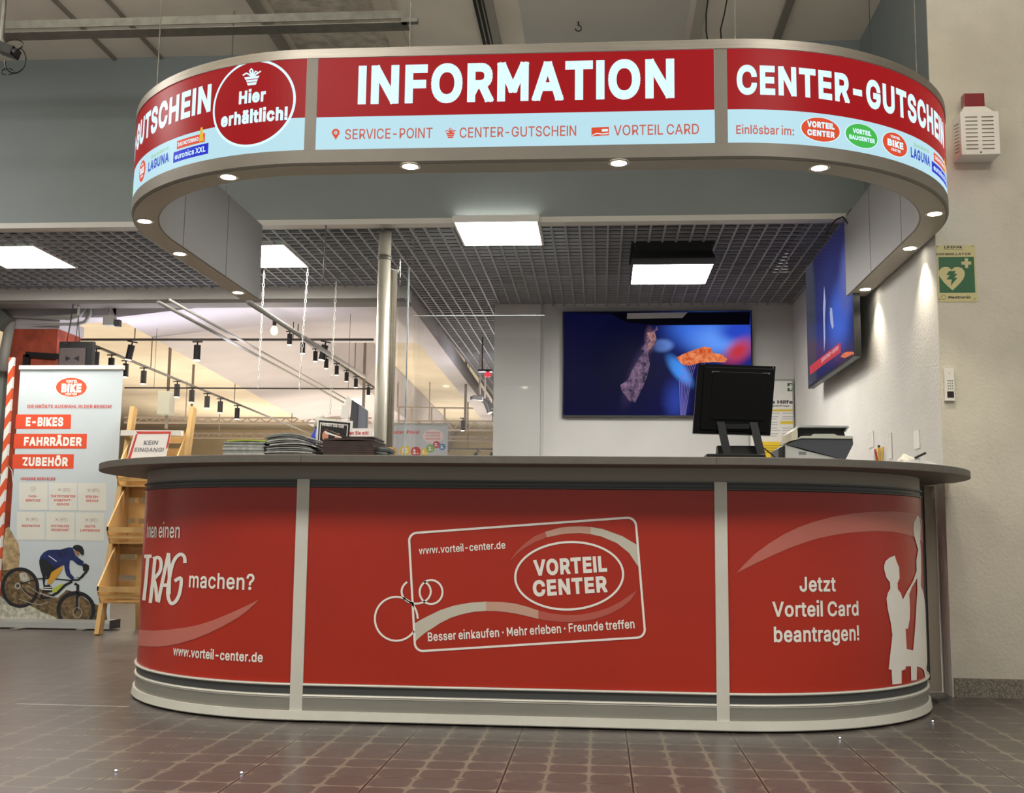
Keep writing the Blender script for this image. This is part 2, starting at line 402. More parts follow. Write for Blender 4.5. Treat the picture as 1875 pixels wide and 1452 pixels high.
# floor: large ceramic tiles, each printed with three by three rounded cobbles
def floor_mat():
    m = bpy.data.materials.new('floor_tiles'); m.use_nodes = True; nt = m.node_tree; b = nt.nodes['Principled BSDF']; L = nt.links.new
    def mth(op, a, c=None, d=None):
        n = nt.nodes.new('ShaderNodeMath'); n.operation = op
        for i, v in enumerate((a, c, d)):
            if v is None: continue
            if isinstance(v, (int, float)): n.inputs[i].default_value = v
            else: L(v, n.inputs[i])
        return n.outputs[0]
    tc = nt.nodes.new('ShaderNodeTexCoord'); sp = nt.nodes.new('ShaderNodeSeparateXYZ'); L(tc.outputs['Object'], sp.inputs[0])
    s = .4152
    nz = nt.nodes.new('ShaderNodeTexNoise'); nz.inputs['Scale'].default_value = 9; nz.inputs['Detail'].default_value = 3; L(tc.outputs['Object'], nz.inputs['Vector'])
    wob = mth('MULTIPLY', mth('SUBTRACT', nz.outputs[0], .5), .07)
    X = mth('DIVIDE', mth('SUBTRACT', sp.outputs[0], .522-s*40), s); Y = mth('DIVIDE', mth('SUBTRACT', sp.outputs[1], -.971-s*40), s)
    def edge(v): f = mth('FRACT', v); return mth('MINIMUM', f, mth('SUBTRACT', 1, f))
    ej = mth('MINIMUM', edge(X), edge(Y)); joint = mth('LESS_THAN', ej, .0075)
    def cell(v):
        f = mth('FRACT', mth('ADD', mth('MULTIPLY', v, 3), wob)); return mth('ABSOLUTE', mth('SUBTRACT', f, .5))
    r = .24
    qx = mth('MAXIMUM', mth('SUBTRACT', cell(X), .460-r), 0); qy = mth('MAXIMUM', mth('SUBTRACT', cell(Y), .468-r), 0)
    dist = mth('SUBTRACT', mth('SQRT', mth('ADD', mth('MULTIPLY', qx, qx), mth('MULTIPLY', qy, qy))), r)
    mr = nt.nodes.new('ShaderNodeMapRange'); mr.inputs[1].default_value = -.012; mr.inputs[2].default_value = .016; L(dist, mr.inputs[0])
    # the printed pale lines grow fainter towards the left of the hall
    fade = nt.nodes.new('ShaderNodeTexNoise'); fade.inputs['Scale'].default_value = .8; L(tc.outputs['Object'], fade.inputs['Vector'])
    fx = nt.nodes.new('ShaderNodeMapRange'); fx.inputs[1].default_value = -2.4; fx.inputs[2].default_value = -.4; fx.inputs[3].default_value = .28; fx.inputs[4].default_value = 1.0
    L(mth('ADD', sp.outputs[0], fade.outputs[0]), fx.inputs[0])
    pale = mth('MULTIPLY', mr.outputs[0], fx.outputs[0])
    n2 = nt.nodes.new('ShaderNodeTexNoise'); n2.inputs['Scale'].default_value = 5; n2.inputs['Detail'].default_value = 8; L(tc.outputs['Object'], n2.inputs['Vector'])
    def mix(f, a, c):
        x = nt.nodes.new('ShaderNodeMix'); x.data_type = 'RGBA'
        for i, v in ((0, f), (6, a), (7, c)):
            if isinstance(v, tuple): x.inputs[i].default_value = (*lin(v), 1)
            elif isinstance(v, (int, float)): x.inputs[i].default_value = v
            else: L(v, x.inputs[i])
        return x.outputs[2]
    base = mix(n2.outputs[0], (76, 69, 66), (92, 86, 83))
    c = mix(pale, base, (122, 114, 102)); c = mix(joint, c, (30, 29, 28)); L(c, b.inputs['Base Color'])
    rr = nt.nodes.new('ShaderNodeMapRange'); rr.inputs[3].default_value = .27; rr.inputs[4].default_value = .34; L(n2.outputs[0], rr.inputs[0]); L(rr.outputs[0], b.inputs['Roughness'])
    b.inputs['Specular IOR Level'].default_value = .42
    bp = nt.nodes.new('ShaderNodeBump'); bp.inputs['Strength'].default_value = .3; bp.inputs['Distance'].default_value = .003
    L(mth('MULTIPLY', joint, -1), bp.inputs['Height']); L(bp.outputs[0], b.inputs['Normal'])
    return m
struct(MB().box(-12, 8, -7, 24, -.1, 0).build('floor', floor_mat()))

# ------------------------------------------------------------------ setting
XW, YW, YB, ZG = 2.165, 1.173, 5.43, 2.877
ZC = 4.12
gran = mat('speckled_granite', (128, 120, 108), .35, noise=(120, .45))
struct(MB().box(XW, 6.5, YW, YW+.012, 0, ZC).build('wall_front', PLASTER), 'plastered wall beside the kiosk with the defibrillator sign')
struct(MB().box(XW+.01, 6.4, YW-.012, YW, 0, .093).build('baseboard_front', gran))
struct(MB().box(XW, XW+.3, YW+.012, YB+.2, 0, ZG+.05).build('wall_right', PLASTER_W)); struct(MB().box(XW, XW+.3, YW+.012, YB+.2, ZG+.05, ZC).build('wall_right_upper', BULK))
b = MB().box(-.30, XW, YB, YB+.2, 0, ZG+.3); struct(b.build('wall_back', SMOOTHW))
struct(MB().box(-.556, -.13, YB-.10, YB+.4, 0, ZG).build('wall_pier', mat('pier_grey_white', (192, 191, 186), .75, noise=(1.5, .05))), 'pale square pier at the end of the rear wall')
struct(MB().box(-.556, -.30, YB+.4, 15, 0, ZG+.3).build('wall_corridor', SMOOTHW))
struct(MB().box(-10, XW, 2.65, 2.72, ZG+.03, ZC).build('wall_bulkhead', BULK), 'grey blue bulkhead above the lattice ceiling')
struct(MB().box(-10, XW, 2.635, 2.73, ZG-.004, ZG+.034).build('trim_bulkhead', mat('off_white_trim', (196, 194, 186), .5)))
struct(MB().box(-12, 8, -7, 2.66, ZC, ZC+.1).build('ceiling', HALLCEIL), 'hall ceiling of pale grey boards')
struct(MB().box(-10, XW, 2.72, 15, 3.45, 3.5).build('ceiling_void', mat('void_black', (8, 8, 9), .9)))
struct(MB().box(-10, -1.23, 4.645, 4.69, ZG+.1, 3.45).build('void_blocker', MATS['void_black'])); struct(MB().hexa([(-1.20, 4.645, ZG+.1), (-1.16, 4.645, ZG+.1), (-1.36, 15, ZG+.1), (-1.40, 15, ZG+.1), (-1.20, 4.645, 3.45), (-1.16, 4.645, 3.45), (-1.36, 15, 3.45), (-1.40, 15, 3.45)]).build('void_blocker_return', MATS['void_black']))  # black screens added to hide the lit shop ceiling above the lattice
# lattice ceiling
LAMPS = [(-4.40, -3.80, 3.10, 3.80), (-2.50, -1.90, 3.14, 3.84), (-.585, .005, 2.60, 3.235), (.64, 1.24, 3.20, 3.86)]
def cut(a, b, x, horizontal):
    segs = [(a, b)]
    for x0, x1, y0, y1 in LAMPS:
        lo, hi, c0, c1 = (x0, x1, y0, y1) if horizontal else (y0, y1, x0, x1)
        if c0-.004 < x < c1+.004:
            n = []
            for s0, s1 in segs:
                if hi <= s0 or lo >= s1: n.append((s0, s1)); continue
                if lo > s0: n.append((s0, lo))
                if hi < s1: n.append((hi, s1))
            segs = n
    return segs
lat = MB(); g = .098; h = .017; w = .0066
k = 0
y = 2.76
while y < 15:
    x0 = -8 if y < 4.58 else -1.24
    x1 = XW-.01 if y < YB-.02 else -.57
    if y > YB-.12 and y < YB: x1 = -.57
    for a, c in cut(x0, x1, y, True): lat.box(a, c, y-w, y+w, ZG, ZG+h)
    y += g if y < 5.6 else g*1.0
x = XW-.03
while x > -8:
    y1 = 4.58 if x < -1.24 else (15 if x < -.57 else (YB-.11 if x < -.12 else YB-.01))
    for a, c in cut(2.74, y1, x, False): lat.box(x-w, x+w, a, c, ZG-.001, ZG+h)
    x -= g
struct(lat.build('ceiling_lattice', mat('lattice_grey', (150, 150, 153), .55)), 'open grey square lattice ceiling above the kiosk')
# edge beam of the lattice towards the shop, and its return to the back
WB = mat('beam_white', (222, 219, 213), .65, noise=(2, .03))
struct(MB().box(-10, -1.25, 4.6, 4.85, 2.785, ZG+.1).build('trim_beam', WB))
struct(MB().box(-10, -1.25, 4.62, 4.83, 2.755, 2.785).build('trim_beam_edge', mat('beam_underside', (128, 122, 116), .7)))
b = MB().hexa([(-1.47, 4.85, 2.77), (-1.25, 4.6, 2.77), (-1.45, 15, 2.77), (-1.67, 15, 2.77), (-1.47, 4.85, ZG+.1), (-1.25, 4.6, ZG+.1), (-1.45, 15, ZG+.1), (-1.67, 15, ZG+.1)])
struct(b.build('trim_beam_return', LILAC))
# shop hall behind
struct(MB().box(-12, -1.2, 4.7, 24, 3.35, 3.45).build('ceiling_shop', CREAM), 'cream painted ceiling of the shop behind the kiosk')
struct(MB().box(-12, -.3, 23, 23.2, 0, 3.4).build('wall_far', mat('far_wall_cream', (206, 190, 158), .85, noise=(.8, .12))))
struct(MB().box(-12.2, -12, 2.7, 24, 0, 4.1).build('wall_left', LILAC))
# concrete downstand running back through the shop, tinted for cool light
b = MB(); e0 = at(230, 590, x=-4.0); e1 = at(544, 762, x=-4.0)
b.hexa([(-4.0, 4.97, 2.70), (-2.75, 4.97, 2.84), (-3.4, 23, 2.80), (-5.5, 23, 2.66), (-4.3, 4.97, 3.34), (-2.5, 4.97, 3.34), (-3.2, 23, 3.34), (-5.8, 23, 3.34)])
struct(b.build('trim_downstand', LILAC), 'pale lilac concrete downstand of the shop ceiling')
struct(MB().box(-12, -4.0, 4.97, 5.22, 2.70, 3.36).build('trim_crossbeam', LILAC))

struct(MB().box(-2.74, -1.55, 4.97, 7.2, 2.85, 3.36).build('trim_crossbeam_right', LILAC))

# strips, pipes and rails on the hall ceiling
strip = mat('ceiling_strip_grey', (130, 124, 112), .7); wpipe = mat('painted_pipe', (178, 172, 158), .6)
for x, wd_, m_, nm in ((-3.04, .022, strip, 'trim_1'), (-2.70, .02, strip, 'trim_2'), (1.60, .05, strip, 'trim_3')):
    struct(MB().box(x-wd_/2, x+wd_/2, -4, 2.64, ZC-.022, ZC).build(nm, m_))
struct(MB().tube([(-1.76, -4, ZC-.04), (-1.76, 2.64, ZC-.04)], .035).smooth().build('trim_4', wpipe), 'pale painted pipe along the hall ceiling')
struct(MB().box(-1.69, -1.02, -4, 2.645, ZC-.006, ZC).build('ceiling_concrete', CONC))
struct(MB().box(-1.02, -.90, -4, 2.645, ZC-.03, ZC).build('trim_5', mat('pale_batten', (196, 186, 168), .7)))
b = MB()
for dx in (0, .03, .06): b.box(-.385+dx, -.37+dx, -4, 2.64, ZC-.02, ZC)
struct(b.build('trim_6', BLACKM)); struct(MB().box(-.31, -.26, -4, 2.64, ZC-.04, ZC).build('trim_7', mat('rail_grey', (150, 145, 134), .5)))
struct(MB().box(1.02, 1.09, -4, 2.645, ZC-.012, ZC).build('trim_8', wpipe))
struct(MB().box(-.10, .98, -4, 2.645, ZC-.004, ZC).build('ceiling_board', mat('board_grey', (196, 193, 182), .8, noise=(1, .04))))

def hook(name, px, py, label):
    p = at(px, py, z=ZC-.05)
    b = MB().tube([(p.x, p.y, ZC), (p.x, p.y, ZC-.03)], .005, 8)
    b.tube([(p.x+.02*math.cos(t), p.y, ZC-.05+.02*math.sin(t)) for t in [PI*.5-i*PI*1.5/8 for i in range(9)]], .004, 6)
    tag(b.build(name, BLACKM), label, 'hook')
hook('ceiling_hook', 1059, 52, 'small black wire hook in the hall ceiling above the word INFORMATION')
# galvanised tray hanging across the hall ceiling
t = thing('cable_tray', (-1.8, 1.0, 3.52), 'long galvanised steel cable tray hanging below the hall ceiling', 'cable tray')
b = MB().box(-4.6, -.63, 1.0, 1.006, 3.545, 3.592); b.box(-4.6, -.63, 1.0, 1.10, 3.522, 3.527); b.box(-4.6, -.63, 1.094, 1.10, 3.527, 3.55)
b.build('channel', STEEL, t)
b = MB().box(-.66, -.57, .995, 1.03, 3.522, 3.545); b.build('end_bracket', STEEL, t)
for x in (-4.3, -3.1): MB().tube([(x, 1.04, 3.527), (x, 1.04, ZC)], .005, 8).build('threaded_rod', STEEL, t)
# camera hanging in the top corner
p = at(14, 92, y=.9)
t = thing('ceiling_camera', p, 'black camera with looping cables hanging in the hall', 'camera')
b = MB().obox(p, (.10, .09, .05), (0, .35, 0)); b.tube([p+Vector((.03, -.02, -.01)), p+Vector((.075, -.03, -.03))], .02, 16); b.build('camera_body', BLACKP, t)
b = MB(); c = p+Vector((.02, .02, .03))
b.tube([c+Vector((.055*math.cos(a), 0, .03*math.sin(a)+.01)) for a in [i*2*PI/20 for i in range(20)]], .004, 6)
b.tube([c+Vector((.06*math.cos(a)+.005, .02, -.07+.075*math.sin(a))) for a in [PI*.4-i*PI*1.4/18 for i in range(19)]], .004, 6)
b.tube([c+Vector((.035*math.cos(a)-.03, .01, -.14+.018*math.sin(a))) for a in [i*2*PI/16 for i in range(17)]], .0035, 6)
b.build('cable', BLACKP, t)
b = MB().tube([p+Vector((-.02, .02, 0)), p+Vector((-.05, .02, .08)), (p.x-.05, p.y+.02, ZC)], .012, 8); b.build('mounting_arm', STEEL, t)
for i, (px, side) in enumerate(((1296, 'left'), (1326, 'right'))):
    p = at(px, 70, y=2.0); b = MB().tube([(p.x+.012*math.sin(k*1.3+i)*(1+i), 2.0-.02*k*0, 3.05+k*.107) for k in range(11)], .005, 6)
    tag(b.build('hanging_cable', BLACKP), ('straighter' if i == 0 else 'wavier')+' of two black cables hanging above the sign', 'cable')

# ------------------------------------------------------------------ counter
CS = Stadium(-.83, .92, 1.05, 1.05)
E0 = -(CS.h+CS.q+1.2); E1 = CS.h+CS.q+.15
ct = thing('information_counter', (.045, .6, 0), 'long red information counter with rounded ends and taupe worktop', 'counter')
def worktop():
    sf = Stadium(-.83, .92, 1.05, 1.27); P = []
    for k in range(25):
        t = PI/2*k/24; P.append((-.83-1.27*math.cos(t), 1.05-1.27*math.sin(t)))
    for k in range(25):
        t = PI/2*k/24; P.append((.92+1.27*math.sin(t), 1.05-1.27*math.cos(t)))
    P += [(2.19, YW-.03), (2.15, YW-.03), (2.15, 2.0), (1.45, 2.0), (1.30, .95), (1.0, .62), (-.9, .62), (-1.25, .95), (-1.40, 2.25), (-2.10, 2.25)]
    return MB().prism(P, lambda a, b, d: (a, b, d), 1.058, 1.09)
o = worktop().build('worktop', WORKTOP, ct)
bv = o.modifiers.new('edge', 'BEVEL'); bv.width = .004; bv.segments = 2; bv.limit_method = 'ANGLE'
# seams in the worktop edge
b = MB()
for px in (551, 1312):
    u = at(px, 840, y=-.2205).x; b.box(u-.0012, u+.0012, -.2212, -.215, 1.06, 1.0885)
b.build('worktop_seam', DARKBAND, ct)
sweep(CS, rect(-.06, -.004, 1.0, 1.058), 'frieze', mat('frieze_grey', (168, 162, 150), .45, .1), ct, E0, E1)
mull_u = [(-.861-.045, -.808-.045), (.886-.045, .937-.045)]
segs = [(E0, mull_u[0][0]), (mull_u[0][1], mull_u[1][0]), (mull_u[1][1], E1)]
names = ['left', 'middle', 'right']
panels = []
for a, c in segs:
    sweep(CS, [(-.03, .966), (-.002, .966), (.004, .969), (.004, .976), (-.004, .978), (-.004, .992), (.006, .994), (.006, 1.001), (-.03, 1.001)], 'upper_rail', DARKBAND, ct, a, c)
    panels.append(sweep(CS, rect(-.03, 0, .157, .966), 'panel', REDV, ct, a, c))
    lr = sweep(CS, [(-.03, .156), (.010, .156), (.012, .151), (.010, .147), (-.001, .147), (-.001, .112), (.008, .110), (.010, .106), (.006, .102), (.006, .098), (-.03, .098)], 'lower_rail', WHITEALU, ct, a, c)
    sweep(CS, rect(-.02, .001, .113, .1465), 'rail_inlay', DARKBAND, lr, a, c)
    sweep(CS, rect(-.03, .004, .046, .098), 'plinth', GREYBAND, ct, a, c)
sweep(CS, [(-.03, .008), (.016, .008), (.019, .012), (.014, .046), (-.03, .046)], 'base_trim', WHITEALU, ct, E0, E1)
sweep(CS, rect(-.10, -.05, 0, .04), 'recessed_foot', BLACKM, ct, E0, E1)
for a, c in mull_u: sweep(CS, rect(-.03, .008, .0462, 1.001), 'upright', WHITEALU, ct, a, c)
for i, o in enumerate(panels): o['label'] = 'red '+names[i]+' panel with printed white lettering'

def P(ox, oy, k, pts): return [(ox+x*k, oy+y*k) for x, y in pts]
# left panel
PL = panels[0]; PM = panels[1]; PR = panels[2]
K = lambda pts: P(200, 820, .365, pts)
a = Art(CS).poly(K([(150, 912), (225, 917), (300, 912), (380, 902), (450, 888), (525, 864), (600, 833), (680, 797), (755, 760), (700, 812), (650, 850), (575, 893), (500, 930), (425, 960), (350, 982), (300, 992), (250, 997), (200, 996), (146, 990)]))
a.build('swoosh', PINK1, PL)
def T(sf, o, k, body, lb, rb, cap, **kw):
    return Art(sf).text(body, (o[0]+lb[0]*k, o[1]+lb[1]*k), (o[0]+rb[0]*k, o[1]+rb[1]*k), cap*k, **kw)
def TX(sf, parent, m, o, k, body, lb, rb, cap, off=.002, **kw):
    return T(sf, o, k, body, lb, rb, cap, **kw).build('lettering', m, parent, off)
O1 = (200, 820); k1 = .365
TX(CS, PL, WINK, O1, k1, 'einen', (249, 450), (355, 448), 72, bold=.015)
TX(CS, PL, WINK, O1, k1, 'hnen', (190, 450), (238, 450), 72, bold=.015)
TX(CS, PL, WINK, O1, k1, 'machen?', (401, 700), (728, 704), 78, bold=.02)
TX(CS, PL, WINK, O1, k1, 'www.vorteil-center.de', (322, 1040), (771, 1066), 47, bold=.03)
# hand-drawn capitals TRAG
a = Art(CS)
for pts in ([(178, 545), (215, 543)], [(196, 545), (188, 650), (176, 765)], [(232, 548), (222, 660), (208, 778)], [(222, 558), (248, 550), (262, 572), (256, 620), (222, 662)], [(226, 655), (236, 700), (242, 770)],
            [(300, 528), (280, 620), (248, 775)], [(300, 528), (304, 640), (302, 735)], [(262, 690), (304, 688)],
            [(382, 578), (378, 545), (355, 535), (325, 570), (305, 650), (296, 730), (310, 778), (335, 770), (356, 725), (362, 655), (330, 668)]):
    if len(pts) > 4:  # round the bowls
        Q_ = []; n_ = len(pts)
        for i in range(n_-1):
            p0, p1, p2, p3 = pts[max(i-1, 0)], pts[i], pts[i+1], pts[min(i+2, n_-1)]
            for k in range(6):
                u = k/6; Q_.append(tuple(.5*((2*p1[c])+(-p0[c]+p2[c])*u+(2*p0[c]-5*p1[c]+4*p2[c]-p3[c])*u*u+(-p0[c]+3*p1[c]-3*p2[c]+p3[c])*u**3) for c in (0, 1)))
        pts = Q_+[pts[-1]]
    a.line(P(200, 820, .365, pts), 6.2)
a.build('lettering', WINK, PL, .002)
# middle panel: the card drawing
O2 = (640, 900); k2 = .32
q = lambda pts: P(640, 900, .32, pts)
a = Art(CS)
def corner(c, r, a0, a1, n=8): return [(c[0]+r*math.cos(a0+(a1-a0)*i/n), c[1]+r*math.sin(a0+(a1-a0)*i/n)) for i in range(n+1)]
card = corner((388, 282), 46, PI*1.0, PI*1.48)+corner((1590, 200), 50, PI*1.48, PI*1.97)+corner((1643, 790), 46, -.03, PI*.48)+corner((420, 866), 46, PI*.48, PI*.98)
a.line(q(card), 4.0, True)
a.ell(*[q([(1257, 482)])[0]], 315*k2, 199*k2, 4.0, rot=-.045, n=72)
a.ell(q([(268, 728)])[0], 128*k2, 131*k2, 3.6, n=56, a0=math.radians(34), a1=math.radians(360))
a.ell(q([(382, 572)])[0], 89*k2, 75*k2, 3.6, n=48, a0=math.radians(-58), a1=math.radians(232))
a.ell(q([(467, 575)])[0], 71*k2, 74*k2, 3.6)
a.build('card_outline', WINK, PM, .0025)
Art(CS).poly(q([(1645, 305), (1652, 430), (1600, 352), (1530, 295), (1440, 257), (1380, 244), (1380, 203), (1450, 215), (1560, 255)])).build('swoosh', mat('pale_cream_ink', (214, 208, 190), .35), PM)
Art(CS).poly(q([(366, 760), (400, 738), (450, 712), (520, 678), (600, 652), (690, 636), (780, 630), (780, 683), (710, 688), (640, 703), (580, 722), (520, 752), (470, 785), (430, 810), (395, 840), (373, 862)])).build('swoosh', mat('pale_cream_ink', (214, 208, 190), .35), PM)
Art(CS).poly(q([(1380, 203), (1380, 244), (1320, 238), (1250, 240), (1200, 247), (1150, 258), (1130, 262), (1120, 230), (1200, 208), (1260, 201), (1320, 199)])).build('swoosh', mat('rose_cream_ink', (212, 170, 150), .35), PM)
Art(CS).poly(q([(780, 630), (870, 632), (950, 641), (1020, 660), (1080, 680), (1080, 729), (1030, 716), (960, 700), (900, 690), (840, 684), (780, 683)])).build('swoosh', mat('rose_cream_ink', (212, 170, 150), .35), PM)
Art(CS).poly(q([(1130, 262), (1120, 230), (1060, 255), (1000, 300), (955, 345), (915, 400), (960, 355), (1000, 325), (1060, 290)])).build('swoosh', mat('rose_ink', (196, 100, 86), .35), PM)
Art(CS).poly(q([(1080, 680), (1150, 697), (1230, 706), (1290, 706), (1350, 700), (1420, 685), (1480, 665), (1540, 636), (1590, 603), (1645, 565), (1610, 620), (1560, 662), (1500, 695), (1450, 715), (1390, 732), (1330, 742), (1260, 747), (1200, 745), (1140, 740), (1080, 729)])).build('swoosh', mat('rose_ink', (196, 100, 86), .35), PM)
TX(CS, PM, WINK, O2, k2, 'VORTEIL', (1056, 484), (1475, 459), 92, bold=.055, level=False)
TX(CS, PM, WINK, O2, k2, 'CENTER', (1052, 602), (1478, 575), 92, bold=.055, level=False)
TX(CS, PM, WINK, O2, k2, 'www.vorteil-center.de', (398, 360), (893, 326), 42, bold=.02, level=False)
TX(CS, PM, WINK, O2, k2, 'Besser einkaufen \u00b7 Mehr erleben \u00b7 Freunde treffen', (450, 857), (1632, 782), 50, bold=.025, level=False)
# right panel
O3 = (1275, 820); k3 = .3582
r_ = lambda pts: P(1275, 820, .3582, pts)
Art(CS).poly(r_([(205, 640), (250, 590), (300, 541), (370, 489), (450, 440), (520, 407), (600, 378), (700, 352), (800, 335), (900, 327), (1000, 325), (1060, 328), (1110, 337), (1163, 368), (1166, 500), (1150, 478), (1110, 455), (1060, 440), (1000, 428), (925, 425), (850, 428), (770, 435), (700, 446), (620, 463), (550, 485), (470, 514), (400, 545), (300, 592)])).build('swoosh', PINK1, PR)
TX(CS, PR, WINK, O3, k3, 'Jetzt', (527, 735), (712, 735), 76, bold=.03)
TX(CS, PR, WINK, O3, k3, 'Vorteil Card', (388, 863), (828, 861), 77, bold=.03)
TX(CS, PR, WINK, O3, k3, 'beantragen!', (396, 993), (830, 986), 79, bold=.03)
sil = [(215, 525), (217, 500), (225, 475), (250, 452), (288, 436), (300, 475), (317, 515), (321, 590), (307, 625), (309, 665), (328, 690), (344, 735), (372, 680), (410, 615), (437, 540), (435, 470), (447, 395), (425, 320), (415, 265), (418, 210), (440, 165), (455, 172), (464, 230), (462, 350), (466, 430), (467, 540), (465, 640), (485, 700), (505, 820), (515, 950), (522, 1080), (520, 1150), (503, 1200), (510, 1262), (495, 1265), (487, 1220), (470, 1203), (440, 1192), (437, 1285), (400, 1290), (398, 1192), (365, 1192), (360, 1212), (335, 1222), (335, 1308), (272, 1316), (266, 1215), (247, 1212), (255, 1130), (272, 980), (262, 900), (240, 800), (232, 730), (240, 695), (258, 660), (255, 620), (230, 585)]
hole = [(440, 590), (405, 650), (387, 700), (392, 800), (390, 870), (378, 935), (362, 935), (370, 1075), (413, 1082), (425, 950), (435, 780), (442, 680)]
kk = .2685
Art(CS).poly(P(1560, 900, kk, sil), [P(1560, 900, kk, hole)]).build('silhouette', WINK, PR, .0025, 'white silhouette of two figures reaching up')

# ------------------------------------------------------------------ canopy
KS = Stadium(-.83, .95, 1.09, 1.20)
KE0 = -(KS.h+KS.q+(2.60-1.09)); KE1 = KS.h+KS.q+(2.60-1.09)
cn = thing('sign_canopy', (.045, .6, 2.343), 'U-shaped illuminated sign canopy with red panels hanging over the counter', 'sign')
sweep(KS, [(-.13, 2.846), (-.13, 2.863), (.006, 2.863), (.006, 2.822), (-.02, 2.822), (-.02, 2.846)], 'top_band', ALU, cn, KE0, KE1)
sweep(KS, [(-.02, 2.409), (.004, 2.409), (.004, 2.352), (-.004, 2.343), (-.13, 2.343), (-.13, 2.352), (-.02, 2.352)], 'bottom_band', BEIGEMET, cn, KE0, KE1)
sweep(KS, rect(-.124, -.008, 2.3405, 2.3432), 'soffit', mat('soffit_beige', (168, 162, 150), .5, .1), cn, KE0, KE1-.001)
sweep(KS, rect(-.132, -.124, 2.3445, 2.862), 'inner_wall', mat('canopy_inner_grey', (150, 150, 152), .55, .1), cn, KE0, KE1)
cm = [(-.854, -.805), (.895, .948)]
mu = [(a-KS.xm, c-KS.xm) for a, c in cm]
for a, c in mu: sweep(KS, rect(-.02, .004, 2.4092, 2.8218), 'upright', BEIGEMET, cn, a, c)
GR = glow('sign_red_lit', (160, 26, 30), 1.0); GB = glow('sign_pale_blue_lit', (184, 222, 234), 1.05); GW = glow('sign_white_lit', (205, 232, 242), 1.25)
GRr = glow('sign_red_lit_right', (176, 30, 34), 1.0)
GO = glow('ink_orange_lit', (226, 84, 52), .95); GS = glow('ink_salmon_lit', (204, 104, 88), .95); GG = glow('ink_green_lit', (76, 190, 84), .95)
GBL = glow('ink_blue_lit', (46, 84, 200), .95); GDB = glow('ink_deep_blue_lit', (38, 50, 205), .95); GY = glow('ink_yellow_lit', (236, 190, 60), .95); GLG = glow('ink_light_green_lit', (150, 208, 160), .95)
ZM = 2.5555
seg2 = [(KE0, mu[0][0]), (mu[0][1], mu[1][0]), (mu[1][1], KE1)]
sp = []
for i, (a, c) in enumerate(seg2):
    o = sweep(KS, rect(-.018, 0, 2.4092, 2.8218), 'sign_panel', GB, cn, a, c); sp.append(o)
    o['label'] = ['left curved lit panel', 'middle lit panel reading INFORMATION', 'right curved lit panel'][i]
    sweep(KS, rect(-.0005, .0008, ZM, 2.8214), 'red_field', GR, o, a+.0005, c-.0005)
LP, MP, RP = sp
def pin(sf, c, s, parent, m):
    a = Art(sf); pts = [(c[0]+s*.36*math.cos(t), c[1]-s*.14+s*.36*math.sin(t)) for t in [PI*.92+i*PI*1.16/14 for i in range(15)]]
    pts += [(c[0], c[1]+s*.52)]
    hole = [(c[0]+s*.16*math.cos(t), c[1]-s*.14+s*.16*math.sin(t)) for t in [i*2*PI/12 for i in range(12)]]
    a.poly(pts, [hole]); a.ell((c[0], c[1]-s*.14), s*.07, s*.07, n=12); a.build('location_pin', m, parent, .002)
def gift(sf, c, s, parent, m, tilt=0):
    a = Art(sf); f = lambda x, y: (c[0]+s*x, c[1]+s*(y-tilt*x))
    a.poly([f(-.42, .02), f(.42, .02), f(.36, .16), f(-.36, .16)]); a.poly([f(-.32, .20), f(.32, .20), f(.30, .32), f(-.28, .32)]); a.poly([f(-.28, .36), f(.28, .36), f(.22, .5), f(-.22, .5)])
    a.line([f(0, 0), f(-.12, -.3), f(-.02, -.42), f(.06, -.3), f(0, 0)], s*.09); a.line([f(0, 0), f(.22, -.25), f(.34, -.18), f(.2, -.04), f(0, 0)], s*.08)
    a.line([f(0, 0), f(-.3, -.2), f(-.5, -.1)], s*.09); a.line([f(0, 0), f(.3, -.1), f(.5, -.22)], s*.07); a.build('gift_icon', m, parent, .002)
Z = (0, 0)
def TK(p, m, body, lb, rb, cap, **kw): return TX(KS, p, m, Z, 1, body, lb, rb, cap, **kw)
TK(MP, GW, 'INFORMATION', (655, 191.5), (1235, 182), 70.5, bold=.05)
pin(KS, (615, 246), 20, MP, GO)
TK(MP, GS, 'SERVICE-POINT', (631.5, 255.6), (792, 253.5), 18.6, bold=.012)
gift(KS, (825, 243), 20, MP, GO)
TK(MP, GS, 'CENTER-GUTSCHEIN', (841.5, 252.6), (1055, 250), 18.6, bold=.012)
a = Art(KS).poly([(1083, 234), (1115, 232.5), (1115, 248), (1083, 250)]); a.build('card_icon', GO, MP, .002)
a = Art(KS).poly([(1102, 237), (1113, 236.5), (1113, 241), (1102, 241.5)]); a.line([(1084, 248.5), (1093, 244.5), (1103, 246), (1114, 244.5)], 1.6); a.build('card_icon', GW, MP, .003)
TK(MP, GS, 'VORTEIL CARD', (1124, 248.5), (1280, 246.5), 18.8, bold=.012)
